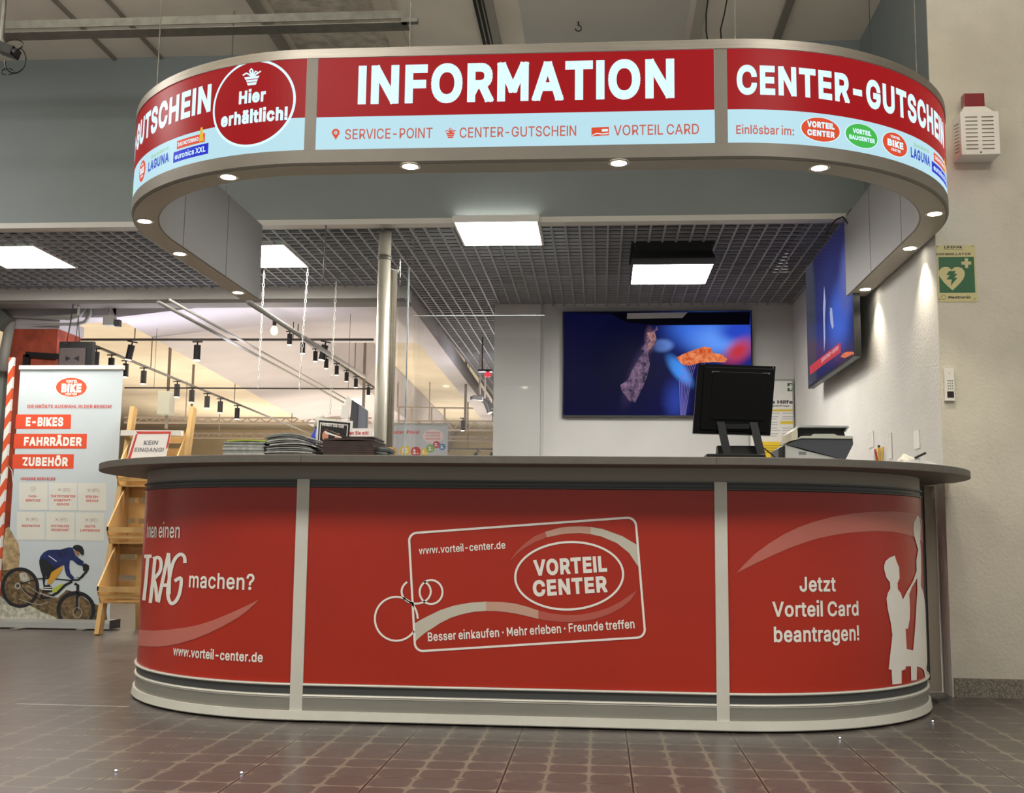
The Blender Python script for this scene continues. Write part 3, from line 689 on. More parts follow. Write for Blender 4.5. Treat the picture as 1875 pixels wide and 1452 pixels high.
# right curved panel
TK(RP, GW, 'CENTER-GUTSCHEIN', (1349, 173.3), (1561, 190), 53.5, bold=.05, ratio_of='CENTER')
TK(RP, GS, 'Einl\u00f6sbar im:', (1348, 245.6), (1454, 249), 16, bold=.022)
def oval(sf, l, r, cy, hh, parent, m, rim=None):
    """printed oval that spans pixels l..r, drawn in wall coordinates"""
    u0 = sf.hit(l, cy)[0]; u1 = sf.hit(r, cy)[0]; zc = sf.hit((l+r)/2, cy)[1]; hz = sf.hit((l+r)/2, cy-hh)[1]-zc; uc = (u0+u1)/2; hu = (u1-u0)/2; zc = 2.484; hz = .052
    pts = lambda k: [(uc+hu*k*math.cos(t*2*PI/48), zc+hz*k*math.sin(t*2*PI/48)) for t in range(48)]
    if rim: Art(sf).poly(pts(1.05), uz=True).build('logo_rim', rim, parent, .0018)
    Art(sf).poly(pts(1.0), uz=True).build('logo_oval', m, parent, .0026); return uc, zc, hu, hz
def uztext(sf, parent, m, body, uc, zb, wdt, cap, bold=.05, off=.0036, slant=0, rise=0, name='lettering'):
    v, f, w = glyphs(body, bold); a = Art(sf)
    a.raw([(uc-wdt/2+wdt*x/w+slant*cap*y/CAPH, zb+cap*y/CAPH+rise*(wdt*x/w-wdt/2)) for x, y in v], f)
    return a.build(name, m, parent, off)
uc, zc, hu, hz = oval(KS, 1467, 1537, 245, 21.5, RP, GO, GW)
uztext(KS, RP, GW, 'VORTEIL', uc, zc+.006, hu*1.42, hz*.52, .07); uztext(KS, RP, GW, 'CENTER', uc, zc-hz*.58, hu*1.42, hz*.5, .07)
uc, zc, hu, hz = oval(KS, 1548, 1606, 258, 22.5, RP, GG, GW)
uztext(KS, RP, GW, 'VORTEIL', uc, zc+.006, hu*1.15, hz*.42, .07); uztext(KS, RP, GW, 'BAUCENTER', uc, zc-hz*.44, hu*1.6, hz*.38, .07)
uc, zc, hu, hz = oval(KS, 1616, 1660, 276.5, 23.5, RP, GO, GW)
uztext(KS, RP, GW, 'BIKE', uc, zc-hz*.26, hu*1.3, hz*.6, .07); uztext(KS, RP, GW, 'VORTEIL', uc, zc+hz*.5, hu*.8, hz*.22, .05); uztext(KS, RP, GW, 'CENTER', uc, zc-hz*.62, hu*.8, hz*.22, .05)
def logos_tail(sf, parent, uA, uB, uC, uD, z0):
    uztext(sf, parent, GBL, 'LAGUNA', (uA+uB)/2, z0, abs(uB-uA), .047, .05)
    uztext(sf, parent, GLG, 'Badeland', (uA+uB)/2+.01, z0+.058, abs(uB-uA)*.8, .018, .02, rise=.04)
    c = (uC+uD)/2; w2 = abs(uD-uC)/2
    Art(sf).poly([(c-w2*.8, z0+.045), (c+w2*.8, z0+.045), (c+w2*.8, z0+.085), (c-w2*.8, z0+.085)], uz=True).build('logo_field', GO, parent, .002)
    uztext(sf, parent, GW, 'DAS MOTORRAD', c-w2*.12, z0+.056, w2*1.2, .018, .04)
    Art(sf).poly([(c+w2*.5, z0+.05), (c+w2*.75, z0+.05), (c+w2*.66, z0+.115), (c+w2*.56, z0+.115)], uz=True).build('logo_mark', GY, parent, .003)
    Art(sf).poly([(c-w2, z0-.014), (c+w2, z0-.014), (c+w2, z0+.036), (c-w2, z0+.036)], uz=True).build('logo_field', GDB, parent, .002)
    uztext(sf, parent, GW, 'euronics XXL', c, z0-.002, w2*1.75, .026, .03)
z0 = 2.462
logos_tail(KS, RP, KS.hit(1667, 300)[0], KS.hit(1702, 315)[0], KS.hit(1706, 320)[0], KS.hit(1706, 320)[0]+.30, z0-.01)
# left curved panel
v, f, wC = glyphs('CENTER-GUTSCHEIN', .05); v2, f2, wG = glyphs('CENTER', .05)
UC0 = KS.hit(1349, 173)[0]; UC1 = KS.hit(1561, 190)[0]; WT = (UC1-UC0)*wC/wG*1.0
uR = KS.hit(387, 180)[0]; zb = KS.hit(382, 205)[1]; cap = KS.hit(386, 154)[1]-zb
uztext(KS, LP, GW, 'CENTER-GUTSCHEIN', uR-WT/2, zb, WT, cap, .05, .002)
# round badge
def disc_uz(sf, l, r, t, b_, parent):
    cy = (t+b_)/2; u0 = sf.hit(l, cy)[0]; u1 = sf.hit(r, cy-6)[0]; zc = (sf.hit(467, t)[1]+sf.hit(467, b_)[1])/2; hz = (sf.hit(467, t)[1]-sf.hit(467, b_)[1])/2; uc = (u0+u1)/2; hu = (u1-u0)/2
    pts = lambda k: [(uc+hu*k*math.cos(t*2*PI/72), zc+hz*k*math.sin(t*2*PI/72)) for t in range(72)]
    Art(sf).poly(pts(1), uz=True).build('badge_rim', GW, parent, .002); Art(sf).poly(pts(.945), uz=True).build('badge', GR, parent, .003); return uc, zc, hu, hz
disc_uz(KS, 391, 542, 110, 268.5, LP)
gift(KS, (462, 140), 33, LP, GW, .12)
for o in LP.children:
    if o.name.startswith('gift_icon'):
        for vtx in o.data.vertices:
            d = Vector((vtx.co.x-KS.xl, vtx.co.y-KS.yc, 0)).normalized()
            if vtx.co.x < KS.xl: vtx.co += d*.002
            else: vtx.co.y -= .002
TK(LP, GW, 'Hier', (438, 192), (487, 186), 23.5, bold=.06, off=.004)
TK(LP, GW, 'erh\u00e4ltlich!', (405, 234), (527, 211), 24, bold=.06, off=.004)
u0 = KS.hit(253.5, 322)[0]; u1 = KS.hit(271, 312)[0]; zc = 2.482; hz = .052; uc = (u0+u1)/2
hu = abs(hz)*.97
pts = [(uc+hu*math.cos(t*2*PI/40), zc+hz*math.sin(t*2*PI/40)) for t in range(40)]
Art(KS).poly(pts, uz=True).build('logo_oval', GO, LP, .0026)
uztext(KS, LP, GW, 'BIKE', uc, zc-hz*.26, hu*1.3, hz*.6, .07); uztext(KS, LP, GW, 'VORTEIL', uc, zc+hz*.5, hu*.8, hz*.22, .05); uztext(KS, LP, GW, 'CENTER', uc, zc-hz*.62, hu*.8, hz*.22, .05)
pts = [(uc-.30+hu*1.25*math.cos(t*2*PI/40), zc+hz*math.sin(t*2*PI/40)) for t in range(40)]
Art(KS).poly(pts, uz=True).build('logo_oval', GG, LP, .0026)
logos_tail(KS, LP, KS.hit(273, 305)[0], KS.hit(310, 298)[0], KS.hit(318, 290)[0], KS.hit(382, 272)[0], 2.452)

# seams of the inner wall, and a loose cable at the end
for k, u in enumerate((-3.6, -2.9, 2.95, 3.62)):
    sweep(KS, rect(-.1335, -.1318, 2.346, 2.861), 'wall_seam', mat('seam_grey', (92, 92, 94), .6), cn, u, u+.004)
MB().tube([(2.02, 2.50, 2.80), (2.005, 2.58, 2.87), (1.97, 2.60, 2.86), (1.93, 2.61, 2.82), (1.90, 2.615, 2.76)], .006, 8).build('loose_cable', BLACKP, cn)
# downlights
LENS = glow('downlight_lens', (255, 246, 222), 14)
ring_ = mat('downlight_ring', (206, 200, 188), .3, .6)
def downlight(x, y):
    b = MB().lathe((x, y, 2.339), [(.030, .0), (.046, .0), (.047, .004), (.030, .005)], 24).smooth(); o = b.build('downlight', ring_, cn)
    b = MB().lathe((x, y, 2.3375), [(.0005, 0), (.033, 0), (.033, .004), (.0005, .004)], 20); b.build('lens', LENS, o)
    spot('downlight_lamp', (x, y, 2.33), (x, y, 0), 20, (1, .88, .68), 95, .8, .03)
mid = Stadium(KS.xl, KS.xr, KS.yc, KS.R-.055)
for px, py in ((408, 320), (272, 406), (334, 465), (438, 536), (751, 305), (1133, 299), (1502, 307), (1699, 393), (1665, 455), (1587, 530)):
    p = at(px, py, z=2.339); 
    if p.y < 1.09 and (p.x < KS.xl or p.x > KS.xr):
        c = KS.xl if p.x < 0 else KS.xr; d = Vector((p.x-c, p.y-KS.yc, 0)).normalized()*(KS.R-.06); p = Vector((c+d.x, KS.yc+d.y, 0))
    elif p.y >= 1.09: p.x = (KS.xl-KS.R+.06) if p.x < 0 else (KS.xr+KS.R-.06)
    downlight(p.x, p.y)
for x, y in ((-.42, -.07), (1.0, -.03), (-1.7, .3), (1.86, .35), (-1.95, 2.0), (2.07, 2.0)):
    MB().tube([(x, y+(.04 if abs(x) < 1.2 else 0), 2.86), (x, y+(.04 if abs(x) < 1.2 else 0), ZC)], .003, 6).build('suspension_wire', STEEL, cn)

# ------------------------------------------------------------------ ceiling panel lamps
PANEL = glow('lamp_panel', (255, 250, 240), 38)
lbl = ['flat square lamp at the far left of the lattice ceiling', 'flat square lamp in the lattice beside the inner left end of the canopy',
       'flat square lamp right behind the bulkhead edge, in the middle', 'square lamp hanging in a black housing in front of the large screen']
for i, (x0, x1, y0, y1) in enumerate(LAMPS):
    t = thing('ceiling_lamp', ((x0+x1)/2, (y0+y1)/2, ZG), lbl[i], 'lamp', 'square ceiling lamps')
    zb = ZG-.006 if i < 3 else 2.716
    b = MB().box(x0, x1, y0, y0+.015, zb, zb+.045); b.box(x0, x1, y1-.015, y1, zb, zb+.045); b.box(x0, x0+.015, y0+.015, y1-.015, zb, zb+.045); b.box(x1-.015, x1, y0+.015, y1-.015, zb, zb+.045)
    b.build('frame', mat('lamp_frame', (210, 210, 206), .5) if i < 3 else BLACKP, t)
    MB().box(x0+.015, x1-.015, y0+.015, y1-.015, zb+.002, zb+.012).build('diffuser', PANEL, t)
    if i == 3:
        MB().hexa([(x0, y0, zb+.045), (x1, y0, zb+.045), (x1, y1, zb+.045), (x0, y1, zb+.045), (x0+.02, y0+.01, ZG-.06), (x1-.02, y0+.01, ZG-.06), (x1-.02, y1, ZG-.06), (x0+.02, y1, ZG-.06)]).build('housing', BLACKP, t)
        b = MB()
        for a_, s_ in ((x0+.05, -1), (x1-.05, 1)): b.tube([(a_, y0+.05, ZG-.06), (a_+s_*.03, y0+.03, ZG+.0), (a_-s_*.02, y0+.04, ZG+.06)], .004, 6)
        b.build('hanging_cable', BLACKP, t)

# ------------------------------------------------------------------ screens
def blob_mat(name, base, blobs, strength=1.0, rough=.12):
    """soft-edged coloured shapes on a screen, in object coordinates (x, z measured on the screen)"""
    m = bpy.data.materials.new(name); m.use_nodes = True; nt = m.node_tree; b = nt.nodes['Principled BSDF']; L = nt.links.new
    tc = nt.nodes.new('ShaderNodeTexCoord'); nz = nt.nodes.new('ShaderNodeTexNoise'); nz.inputs['Scale'].default_value = 9; nz.inputs['Detail'].default_value = 6; L(tc.outputs['Generated'], nz.inputs['Vector'])
    prev = None
    rgb = nt.nodes.new('ShaderNodeRGB'); rgb.outputs[0].default_value = (*lin(base), 1); prev = rgb.outputs[0]
    ad = nt.nodes.new('ShaderNodeVectorMath'); ad.operation = 'MULTIPLY_ADD'; L(nz.outputs['Color'], ad.inputs[0]); ad.inputs[1].default_value = (.05, 0, .05); L(tc.outputs['Generated'], ad.inputs[2])
    for (cx, cz, rx, rz, rot, col, soft, wob) in blobs:
        mp = nt.nodes.new('ShaderNodeMapping'); mp.vector_type = 'TEXTURE'; L(ad.outputs[0] if wob else tc.outputs['Generated'], mp.inputs[0])
        mp.inputs['Location'].default_value = (cx+(.025 if wob else 0), 0, cz+(.025 if wob else 0)); mp.inputs['Rotation'].default_value = (0, rot, 0); mp.inputs['Scale'].default_value = (rx, 1, rz)
        sp_ = nt.nodes.new('ShaderNodeSeparateXYZ'); L(mp.outputs[0], sp_.inputs[0])
        cb = nt.nodes.new('ShaderNodeCombineXYZ'); L(sp_.outputs[0], cb.inputs[0]); L(sp_.outputs[2], cb.inputs[1])
        ln = nt.nodes.new('ShaderNodeVectorMath'); ln.operation = 'LENGTH'; L(cb.outputs[0], ln.inputs[0])
        mr = nt.nodes.new('ShaderNodeMapRange'); mr.inputs[1].default_value = 1+soft; mr.inputs[2].default_value = 1-soft; mr.interpolation_type = 'SMOOTHSTEP'; L(ln.outputs['Value'], mr.inputs[0])
        mx = nt.nodes.new('ShaderNodeMix'); mx.data_type = 'RGBA'; L(mr.outputs[0], mx.inputs[0]); L(prev, mx.inputs[6]); mx.inputs[7].default_value = (*lin(col), 1); prev = mx.outputs[2]
    b.inputs['Base Color'].default_value = (.003, .003, .004, 1); b.inputs['Roughness'].default_value = rough; b.inputs['Specular IOR Level'].default_value = .03
    L(prev, b.inputs['Emission Color']); b.inputs['Emission Strength'].default_value = strength
    return m
# large screen on the rear wall
x0, x1, z0, z1 = .068, 1.789, 1.838, 2.817
t = thing('wall_screen', ((x0+x1)/2, YB, z0), 'large black television on the rear wall showing a dark face and orange food', 'television', 'televisions')
MB().box(x0, x1, YB-.055, YB-.001, z0, z1).build('casing', BLACKP, t)
def nx(px): return (px-187)/(1112-187)
def nzv(py): return (978-py)/(978-462)
B = [(.92, .62, .5, .5, 0, (30, 44, 128), .5, 0), (.55, .1, .45, .55, 0, (10, 12, 62), .5, 0), (nx(860), nzv(545), .14, .16, .3, (60, 110, 220), .8, 0), (nx(960), nzv(610), .13, .13, 0, (96, 150, 246), .8, 0), (nx(1050), nzv(560), .09, .10, 0, (40, 70, 190), .7, 0),
     (nx(675), nzv(632), .055, .06, .4, (110, 150, 235), .4, 0), (nx(760), nzv(755), .04, .14, -.35, (70, 150, 250), .5, 0), (nx(540), nzv(590), .02, .05, 0, (60, 80, 190), .8, 0),
     (nx(1050), nzv(660), .055, .11, .35, (190, 52, 66), .8, 0), (nx(740), nzv(900), .05, .16, 0, (40, 60, 150), .9, 1),
     (nx(300), nzv(700), .42, .62, 0, (9, 9, 44), .35, 0), (nx(480), nzv(650), .16, .42, .12, (7, 8, 40), .15, 0), (nx(550), nzv(770), .035, .24, .20, (52, 42, 80), .8, 0), (nx(615), nzv(600), .02, .09, 0, (110, 74, 92), .8, 0)]
SCR = blob_mat('screen_picture', (9, 10, 48), B, 1.0, .35)
scr = MB().box(x0+.012, x1-.012, YB-.057, YB-.0552, z0+.018, z1-.008).build('screen', SCR, t)
FS = FlatY(YB-.057)
s_ = lambda pts: P(960, 400, .37333, pts)
FACE = mat('face_glow', (120, 84, 110), .6); 
def noisy_glow(name, a_, b_, sc, st=1.0):
    m = glow(name, a_, st); nt = m.node_tree; n = nt.nodes.new('ShaderNodeTexNoise'); n.inputs['Scale'].default_value = sc; n.inputs['Detail'].default_value = 5
    tc = nt.nodes.new('ShaderNodeTexCoord'); nt.links.new(tc.outputs['Object'], n.inputs['Vector']); r = nt.nodes.new('ShaderNodeValToRGB'); r.color_ramp.elements[0].position = .36; r.color_ramp.elements[1].position = .74; n.inputs['Roughness'].default_value = .72
    r.color_ramp.elements[0].color = (*lin(a_), 1); r.color_ramp.elements[1].color = (*lin(b_), 1); nt.links.new(n.outputs[0], r.inputs[0]); nt.links.new(r.outputs[0], m.node_tree.nodes['Principled BSDF'].inputs['Emission Color']); return m
Art(FS).poly(s_([(650, 526), (655, 545), (640, 558), (648, 590), (636, 622), (612, 648), (606, 665), (616, 715), (604, 770), (585, 820), (560, 870), (545, 902), (515, 895), (480, 850), (470, 818), (510, 790), (530, 740), (560, 690), (590, 650), (572, 640), (596, 610), (604, 580), (600, 560), (630, 555), (642, 540)])).build('face_picture', noisy_glow('lit_face', (14, 12, 46), (150, 118, 150), 19), scr, .001)
Art(FS).poly(s_([(604, 562), (640, 558), (648, 590), (636, 622), (606, 648), (598, 630), (618, 600), (610, 578)])).build('face_picture', noisy_glow('lit_face_edge', (70, 44, 66), (206, 150, 142), 24), scr, .0016)
Art(FS).poly(s_([(745, 682), (790, 660), (840, 642), (885, 628), (918, 636), (925, 660), (968, 666), (996, 690), (985, 706), (930, 704), (860, 708), (815, 722), (775, 718)])).build('food_picture', noisy_glow('lit_food', (190, 60, 18), (250, 168, 110), 22, 1.0), scr, .001)
Art(FS).poly(s_([(187, 462), (1108, 458), (1106, 521), (650, 524), (500, 510), (430, 470)])).build('black_bar', glow('lit_black', (3, 3, 9), 1), scr, .0008)
a = Art(FS)
for i in range(7): a.line(s_([(840-i*9, 715), (815-i*10+i, 800), (790-i*4, 965)][0:3]), .9)
a.build('fork_picture', glow('lit_fork', (120, 108, 176)), scr, .001)
MB().prism(P(960, 400, .37333, [(505, 464), (800, 461), (775, 488), (503, 492)]), lambda a_, b_, d: Vector((at(a_, b_, y=YB-.062).x, YB-.062+d, at(a_, b_, y=YB-.062).z)), 0, .004).build('screen_reflection', mat('pale_reflection', (200, 200, 200), .6), t)  # pale reflection at the top of the screen, built as a thin strip
# screen on the right wall, seen along its length
def px_(p, x): q_ = at(p[0], p[1], x=x); return q_
sx = XW-.13
yA = at(1478, 650, x=sx).y; yN = at(1563, 600, x=sx).y; zt = at(1478, 527, x=sx).z; zbt = at(1482, 710, x=sx).z
ya, yb_ = yN, yA
t = thing('wall_screen', (XW, (ya+yb_)/2, zbt), 'television on the right wall beside the canopy end, seen at a steep angle', 'television', 'televisions')
MB().box(sx+.002, sx+.045, ya, yb_, zbt, zbt+.97).build('casing', BLACKP, t)
MB().box(sx+.045, XW-.002, ya+.4, yb_-.4, zbt+.3, zbt+.7).build('wall_mount', BLACKM, t)
B2 = [(.45, .45, .45, .4, 0, (56, 64, 130), .7, 0), (.25, .35, .2, .2, 0, (84, 120, 236), .7, 0), (.1, .55, .12, .2, 0, (110, 120, 200), .7, 0), (.95, .4, .18, .9, 0, (74, 78, 92), .2, 0)]
m2 = blob_mat('screen_picture_side', (44, 42, 80), B2, .62, .2)
# same shapes, laid along the wall
for n in m2.node_tree.nodes:
    if n.bl_idname == 'ShaderNodeMapping':
        l = n.inputs['Location'].default_value; n.inputs['Location'].default_value = (0, l[0], l[2]); sc_ = n.inputs['Scale'].default_value; n.inputs['Scale'].default_value = (1, sc_[0], sc_[2])
    if n.bl_idname == 'ShaderNodeCombineXYZ':
        for l in list(n.inputs[0].links):
            sep = l.from_node; m2.node_tree.links.remove(l); m2.node_tree.links.new(sep.outputs[1], n.inputs[0])
sc2 = MB().box(sx, sx+.0018, ya+.012, yb_-.012, zbt+.02, zbt+.96).build('screen', m2, t)
FX = FlatX(sx)
s3 = lambda pts: P(1440, 420, .2066, pts)
Art(FX).poly(s3([(205, 1215), (480, 1000), (482, 1090), (330, 1200), (210, 1290)])).build('banner_picture', glow('lit_red_banner', (196, 62, 66), .9), sc2, .001)
TX(FX, sc2, glow('lit_pale_text', (220, 190, 200), .8), (1440, 420), .2066, 'gutschein-center', (312, 1178), (465, 1062), 42, off=.0016, bold=.02, level=False)
Art(FX).poly(s3([(480, 1130), (505, 1095), (545, 1085), (598, 1085), (598, 1105), (560, 1120), (520, 1140)])).build('food_picture', MATS['lit_food'], sc2, .001)
Art(FX).poly(s3([(335, 500), (348, 640), (342, 800), (345, 960), (335, 1090), (330, 900), (326, 700)])).build('light_picture', glow('lit_pale_streak', (176, 184, 226), .8), sc2, .001)
Art(FX).poly(s3([(390, 690), (405, 700), (420, 860), (408, 885), (392, 830), (386, 740)])).build('light_picture', glow('lit_pale_streak', (176, 184, 226), .8), sc2, .001)

# ------------------------------------------------------------------ metal pole and glass guards behind the counter
GLASS = bpy.data.materials.new('clear_glass'); GLASS.use_nodes = True
nt = GLASS.node_tree; nt.nodes.remove(nt.nodes['Principled BSDF']); tr = nt.nodes.new('ShaderNodeBsdfTransparent'); tr.inputs[0].default_value = (.96, .97, .98, 1); gl = nt.nodes.new('ShaderNodeBsdfGlossy'); gl.inputs['Roughness'].default_value = .04; gl.inputs['Color'].default_value = (.9, .9, .9, 1)
fr = nt.nodes.new('ShaderNodeFresnel'); fr.inputs[0].default_value = 1.45; mxs = nt.nodes.new('ShaderNodeMixShader'); mxs.inputs[0].default_value = .07; nt.links.new(tr.outputs[0], mxs.inputs[1]); nt.links.new(gl.outputs[0], mxs.inputs[2]); nt.links.new(mxs.outputs[0], nt.nodes['Material Output'].inputs[0])
EDGE = mat('polished_glass_edge', (208, 220, 222), .15, 0, noise=(9, .25))
t = thing('steel_pole', (-1.083, 2.80, 0), 'round brushed steel pole rising behind the counter to the lattice ceiling', 'pole')
POLE = mat('pole_steel', (204, 200, 188), .42, .5)
MB().tube([(-1.083, 2.80, 0), (-1.083, 2.80, ZG-.012)], .044, 32).smooth().build('tube', POLE, t)
MB().lathe((-1.083, 2.80, 2.66), [(.045, 0), (.049, .002), (.049, .012), (.045, .014), (.045, .022), (.049, .024), (.049, .034), (.045, .036)], 32).smooth().build('collar', STEEL, t)
b = MB().box(-1.062, -1.012, 2.87, 2.92, 0, 2.60)
for x in (-1.062, -1.045, -1.029): b.box(x, x+.004, 2.862, 2.87, 0, 2.60)
b.build('profile', ALU, t)
MB().tube([(-1.083, 2.79, 2.61), (-1.014, 2.925, 2.61)], .009, 10).build('clamp', STEEL, t)
MB().lathe((-1.018, 2.925, 2.595), [(.012, 0), (.014, .004), (.014, .026), (.012, .03)], 14).build('clamp_knob', STEEL, t)
t = thing('glass_guard', (-.99, 3.2, 1.1), 'tall clear glass pane standing beside the steel pole', 'glass pane', 'glass guards')
MB().box(-1.004, -.996, 2.95, 3.30, 0, 2.73).build('pane', GLASS, t)
MB().box(-1.006, -.994, 3.30, 3.306, 0, 2.73).build('pane_edge', EDGE, t)
t = thing('glass_guard', (-.5, 3.5, 1.1), 'wide clear glass pane standing lower behind the steel pole', 'glass pane', 'glass guards')
MB().box(-.99, .0, 3.50, 3.508, 0, 2.405).build('pane', GLASS, t)
b = MB().box(-.99, .0, 3.499, 3.509, 2.405, 2.408); b.build('pane_edge', EDGE, t)

# ------------------------------------------------------------------ right-hand wall fittings
FW = FlatY(YW)
DS = (1700, 440); kd = 100/1210
d_ = lambda pts: P(1700, 440, kd, pts)
t = thing('defibrillator_sign', (2.25, YW, 2.0), 'cream and green defibrillator sign with a heart on the front wall', 'sign')
CRM = mat('sign_cream', (206, 196, 142), .5); GRN = mat('sign_green', (34, 96, 56), .45); INKD = mat('ink_dark', (34, 34, 44), .5)
q4 = [at(*p, y=YW) for p in d_([(112, 118), (1018, 103), (1088, 1362), (150, 1367)])]
xa = (q4[0].x+q4[3].x)/2; xb = (q4[1].x+q4[2].x)/2; za = (q4[2].z+q4[3].z)/2; zb_ = (q4[0].z+q4[1].z)/2
xa = max(xa, XW+.004)
pl = MB().box(xa, xb, YW-.003, YW-.0002, za, zb_).build('plate', CRM, t)
FD = FlatY(YW-.003)
a0 = FD.hit(*d_([(160, 1165)])[0]); a1 = FD.hit(*d_([(1005, 365)])[0]); a0 = (max(a0[0], xa+.006), a0[1])
Art(FD).poly([a0, (a1[0], a0[1]), a1, (a0[0], a1[1])], uz=True).build('green_field', GRN, pl, .0006)
hp = [(530, 1110), (430, 1020), (330, 920), (250, 810), (222, 740), (235, 670), (290, 610), (370, 590), (450, 600), (508, 655), (570, 603), (650, 592), (740, 615), (800, 690), (805, 770), (770, 860), (690, 960), (610, 1040)]
bolt = [(455, 682), (600, 682), (570, 740), (640, 745), (570, 825), (640, 835), (490, 1010), (515, 870), (400, 868), (470, 775), (392, 770)]
Art(FD).poly(d_(hp)).build('heart', CRM, pl, .0012); Art(FD).poly(d_(bolt)).build('lightning_bolt', GRN, pl, .0018)
Art(FD).poly(d_([(800, 400), (875, 398), (876, 470), (945, 470), (947, 540), (878, 542), (880, 612), (812, 612), (808, 542), (730, 542), (728, 474), (802, 472)])).build('cross', CRM, pl, .0012)
TX(FD, pl, INKD, DS, kd, 'LIFEPAK', (350, 182), (750, 182), 58, off=.0006, bold=.04)
TX(FD, pl, INKD, DS, kd, 'DEFIBRILLATOR', (182, 334), (935, 334), 52, off=.0006, bold=.03)
TX(FD, pl, INKD, DS, kd, 'Medtronic', (435, 1292), (940, 1292), 58, off=.0006, bold=.05, slant=.15)
a = Art(FD).line(d_([(345, 212), (765, 212)]), .6); a.build('underline', INKD, pl, .0006)
Art(FD).ell(d_([(335, 1262)])[0], 4.6, 4.6, .6, n=24).build('round_emblem', INKD, pl, .0006)
for px, py in ((128, 140), (978, 130), (170, 1305), (1025, 1300)):
    p = FD.hit(*d_([(px, py)])[0]); 
    MB().tube([(max(p[0], xa+.004), YW-.003, p[1]), (max(p[0], xa+.004), YW-.006, p[1])], .003, 10).build('screw', STEEL, t)

# siren box with red beacon
yf = YW-.13
t = thing('alarm_siren', (2.4, YW, 2.75), 'white louvred alarm siren box with a red beacon on the front wall', 'alarm')
sc = lambda x, y: at(1275+x*.3444, 60+y*.3444, y=yf)
A_, B_ = sc(1402, 420), sc(1618, 645)
x0, x1, z1, z0 = A_.x, B_.x, A_.z, B_.z
body = MB().box(x0, x1, yf, YW-.001, z0, z1).bevel(.004).build('housing', WHITEP, t)
b = MB(); zt2 = sc(1480, 376).z
b.hexa([(x0+.01, yf+.01, z1), (x1-.02, yf+.01, z1), (x1-.02, YW-.02, z1), (x0+.01, YW-.02, z1), (x0+.035, yf+.04, zt2), (x1-.05, yf+.04, zt2), (x1-.05, YW-.03, zt2), (x0+.035, YW-.03, zt2)]); b.build('beacon_base', WHITEP, t)
zt3 = sc(1480, 303).z
MB().box(x0+.037, x1-.052, yf+.045, YW-.035, zt2, zt3).bevel(.004).build('beacon', mat('beacon_red', (128, 12, 22), .18, coat=.6), t)
slot = mat('slot_shadow_grey', (120, 112, 98), .8)
b = MB()
for cxx in (.28, .70):
    for i in range(9):
        z = z1-(z1-z0)*(.13+.092*i); xc = x0+(x1-x0)*cxx; b.box(xc-.030, xc+.030, yf-.0012, yf+.001, z-.0028, z+.0028)
for i in range(9):
    z = z1-(z1-z0)*(.2+.08*i); b.hexa([(x0-.0012, yf+.03, z-.010), (x0+.001, yf+.03, z-.010), (x0+.001, YW-.03, z+.004), (x0-.0012, YW-.03, z+.004), (x0-.0012, yf+.03, z-.006), (x0+.001, yf+.03, z-.006), (x0+.001, YW-.03, z+.008), (x0-.0012, YW-.03, z+.008)])
b.build('louvre', slot, body)
MB().tube([(x0+(x1-x0)*.5, yf-.001, z0+.012), (x0+(x1-x0)*.5, yf+.002, z0+.012)], .0045, 12).build('lock', INKD, t)

# keypad
kk_ = lambda x, y: at(1400+x*.192, 640+y*.192, y=YW-.02)
A_, B_ = kk_(1712, 180), kk_(1818, 490)
t = thing('wall_keypad', ((A_.x+B_.x)/2, YW, B_.z), 'slim white keypad intercom on the front wall', 'keypad')
x0, x1 = A_.x, B_.x-.0
body = MB().box(x0, x1, YW-.022, YW-.0005, B_.z, A_.z).bevel(.003).build('housing', WHITEP, t)
w_, h_ = x1-x0, A_.z-B_.z
b = MB()
for i in range(3):
    for j in range(4):
        xx = x0+w_*(.32+.22*i); zz = A_.z-h_*(.38+.082*j)
        MB().tube([(xx, YW-.0221, zz), (xx, YW-.0240, zz)], .0028, 10).build('button', mat('button_dark', (90, 84, 76), .5), body)
MB().box(x0+w_*.2, x1-w_*.12, YW-.0235, YW-.0221, B_.z+h_*.10, B_.z+h_*.29).build('sensor_window', mat('sensor_dark', (44, 26, 30), .2), body)
MB().tube([(x0+w_*.5, YW-.0221, A_.z-h_*.15), (x0+w_*.5, YW-.0230, A_.z-h_*.15)], .002, 10).build('microphone', INKD, body)

# framed glass gate leaf between the counter and the wall
t = thing('glass_gate', (2.10, 1.32, 0), 'narrow aluminium framed glass gate between counter end and wall', 'gate')
GF = mat('gate_frame', (164, 156, 138), .45, .3); gy = 1.29
b = MB().box(2.095, 2.150, gy, gy+.04, .01, 1.05); b.build('stile', GF, t)
MB().box(1.99, 2.095, gy, gy+.04, .01, .065).build('bottom_rail', GF, t)
MB().box(1.99, 2.095, gy+.014, gy+.026, .065, 1.05).build('pane', mat('grey_glass', (74, 78, 76), .08), t)
tag(MB().hexa([(2.00, 1.0, 0), (2.03, .95, 0), (2.12, 1.10, 0), (2.09, 1.14, 0), (2.00, 1.0, .02), (2.03, .95, .02), (2.12, 1.10, .012), (2.09, 1.14, .012)]).build('door_hinge', STEEL), 'small dark floor hinge plate at the right foot of the counter', 'hinge')

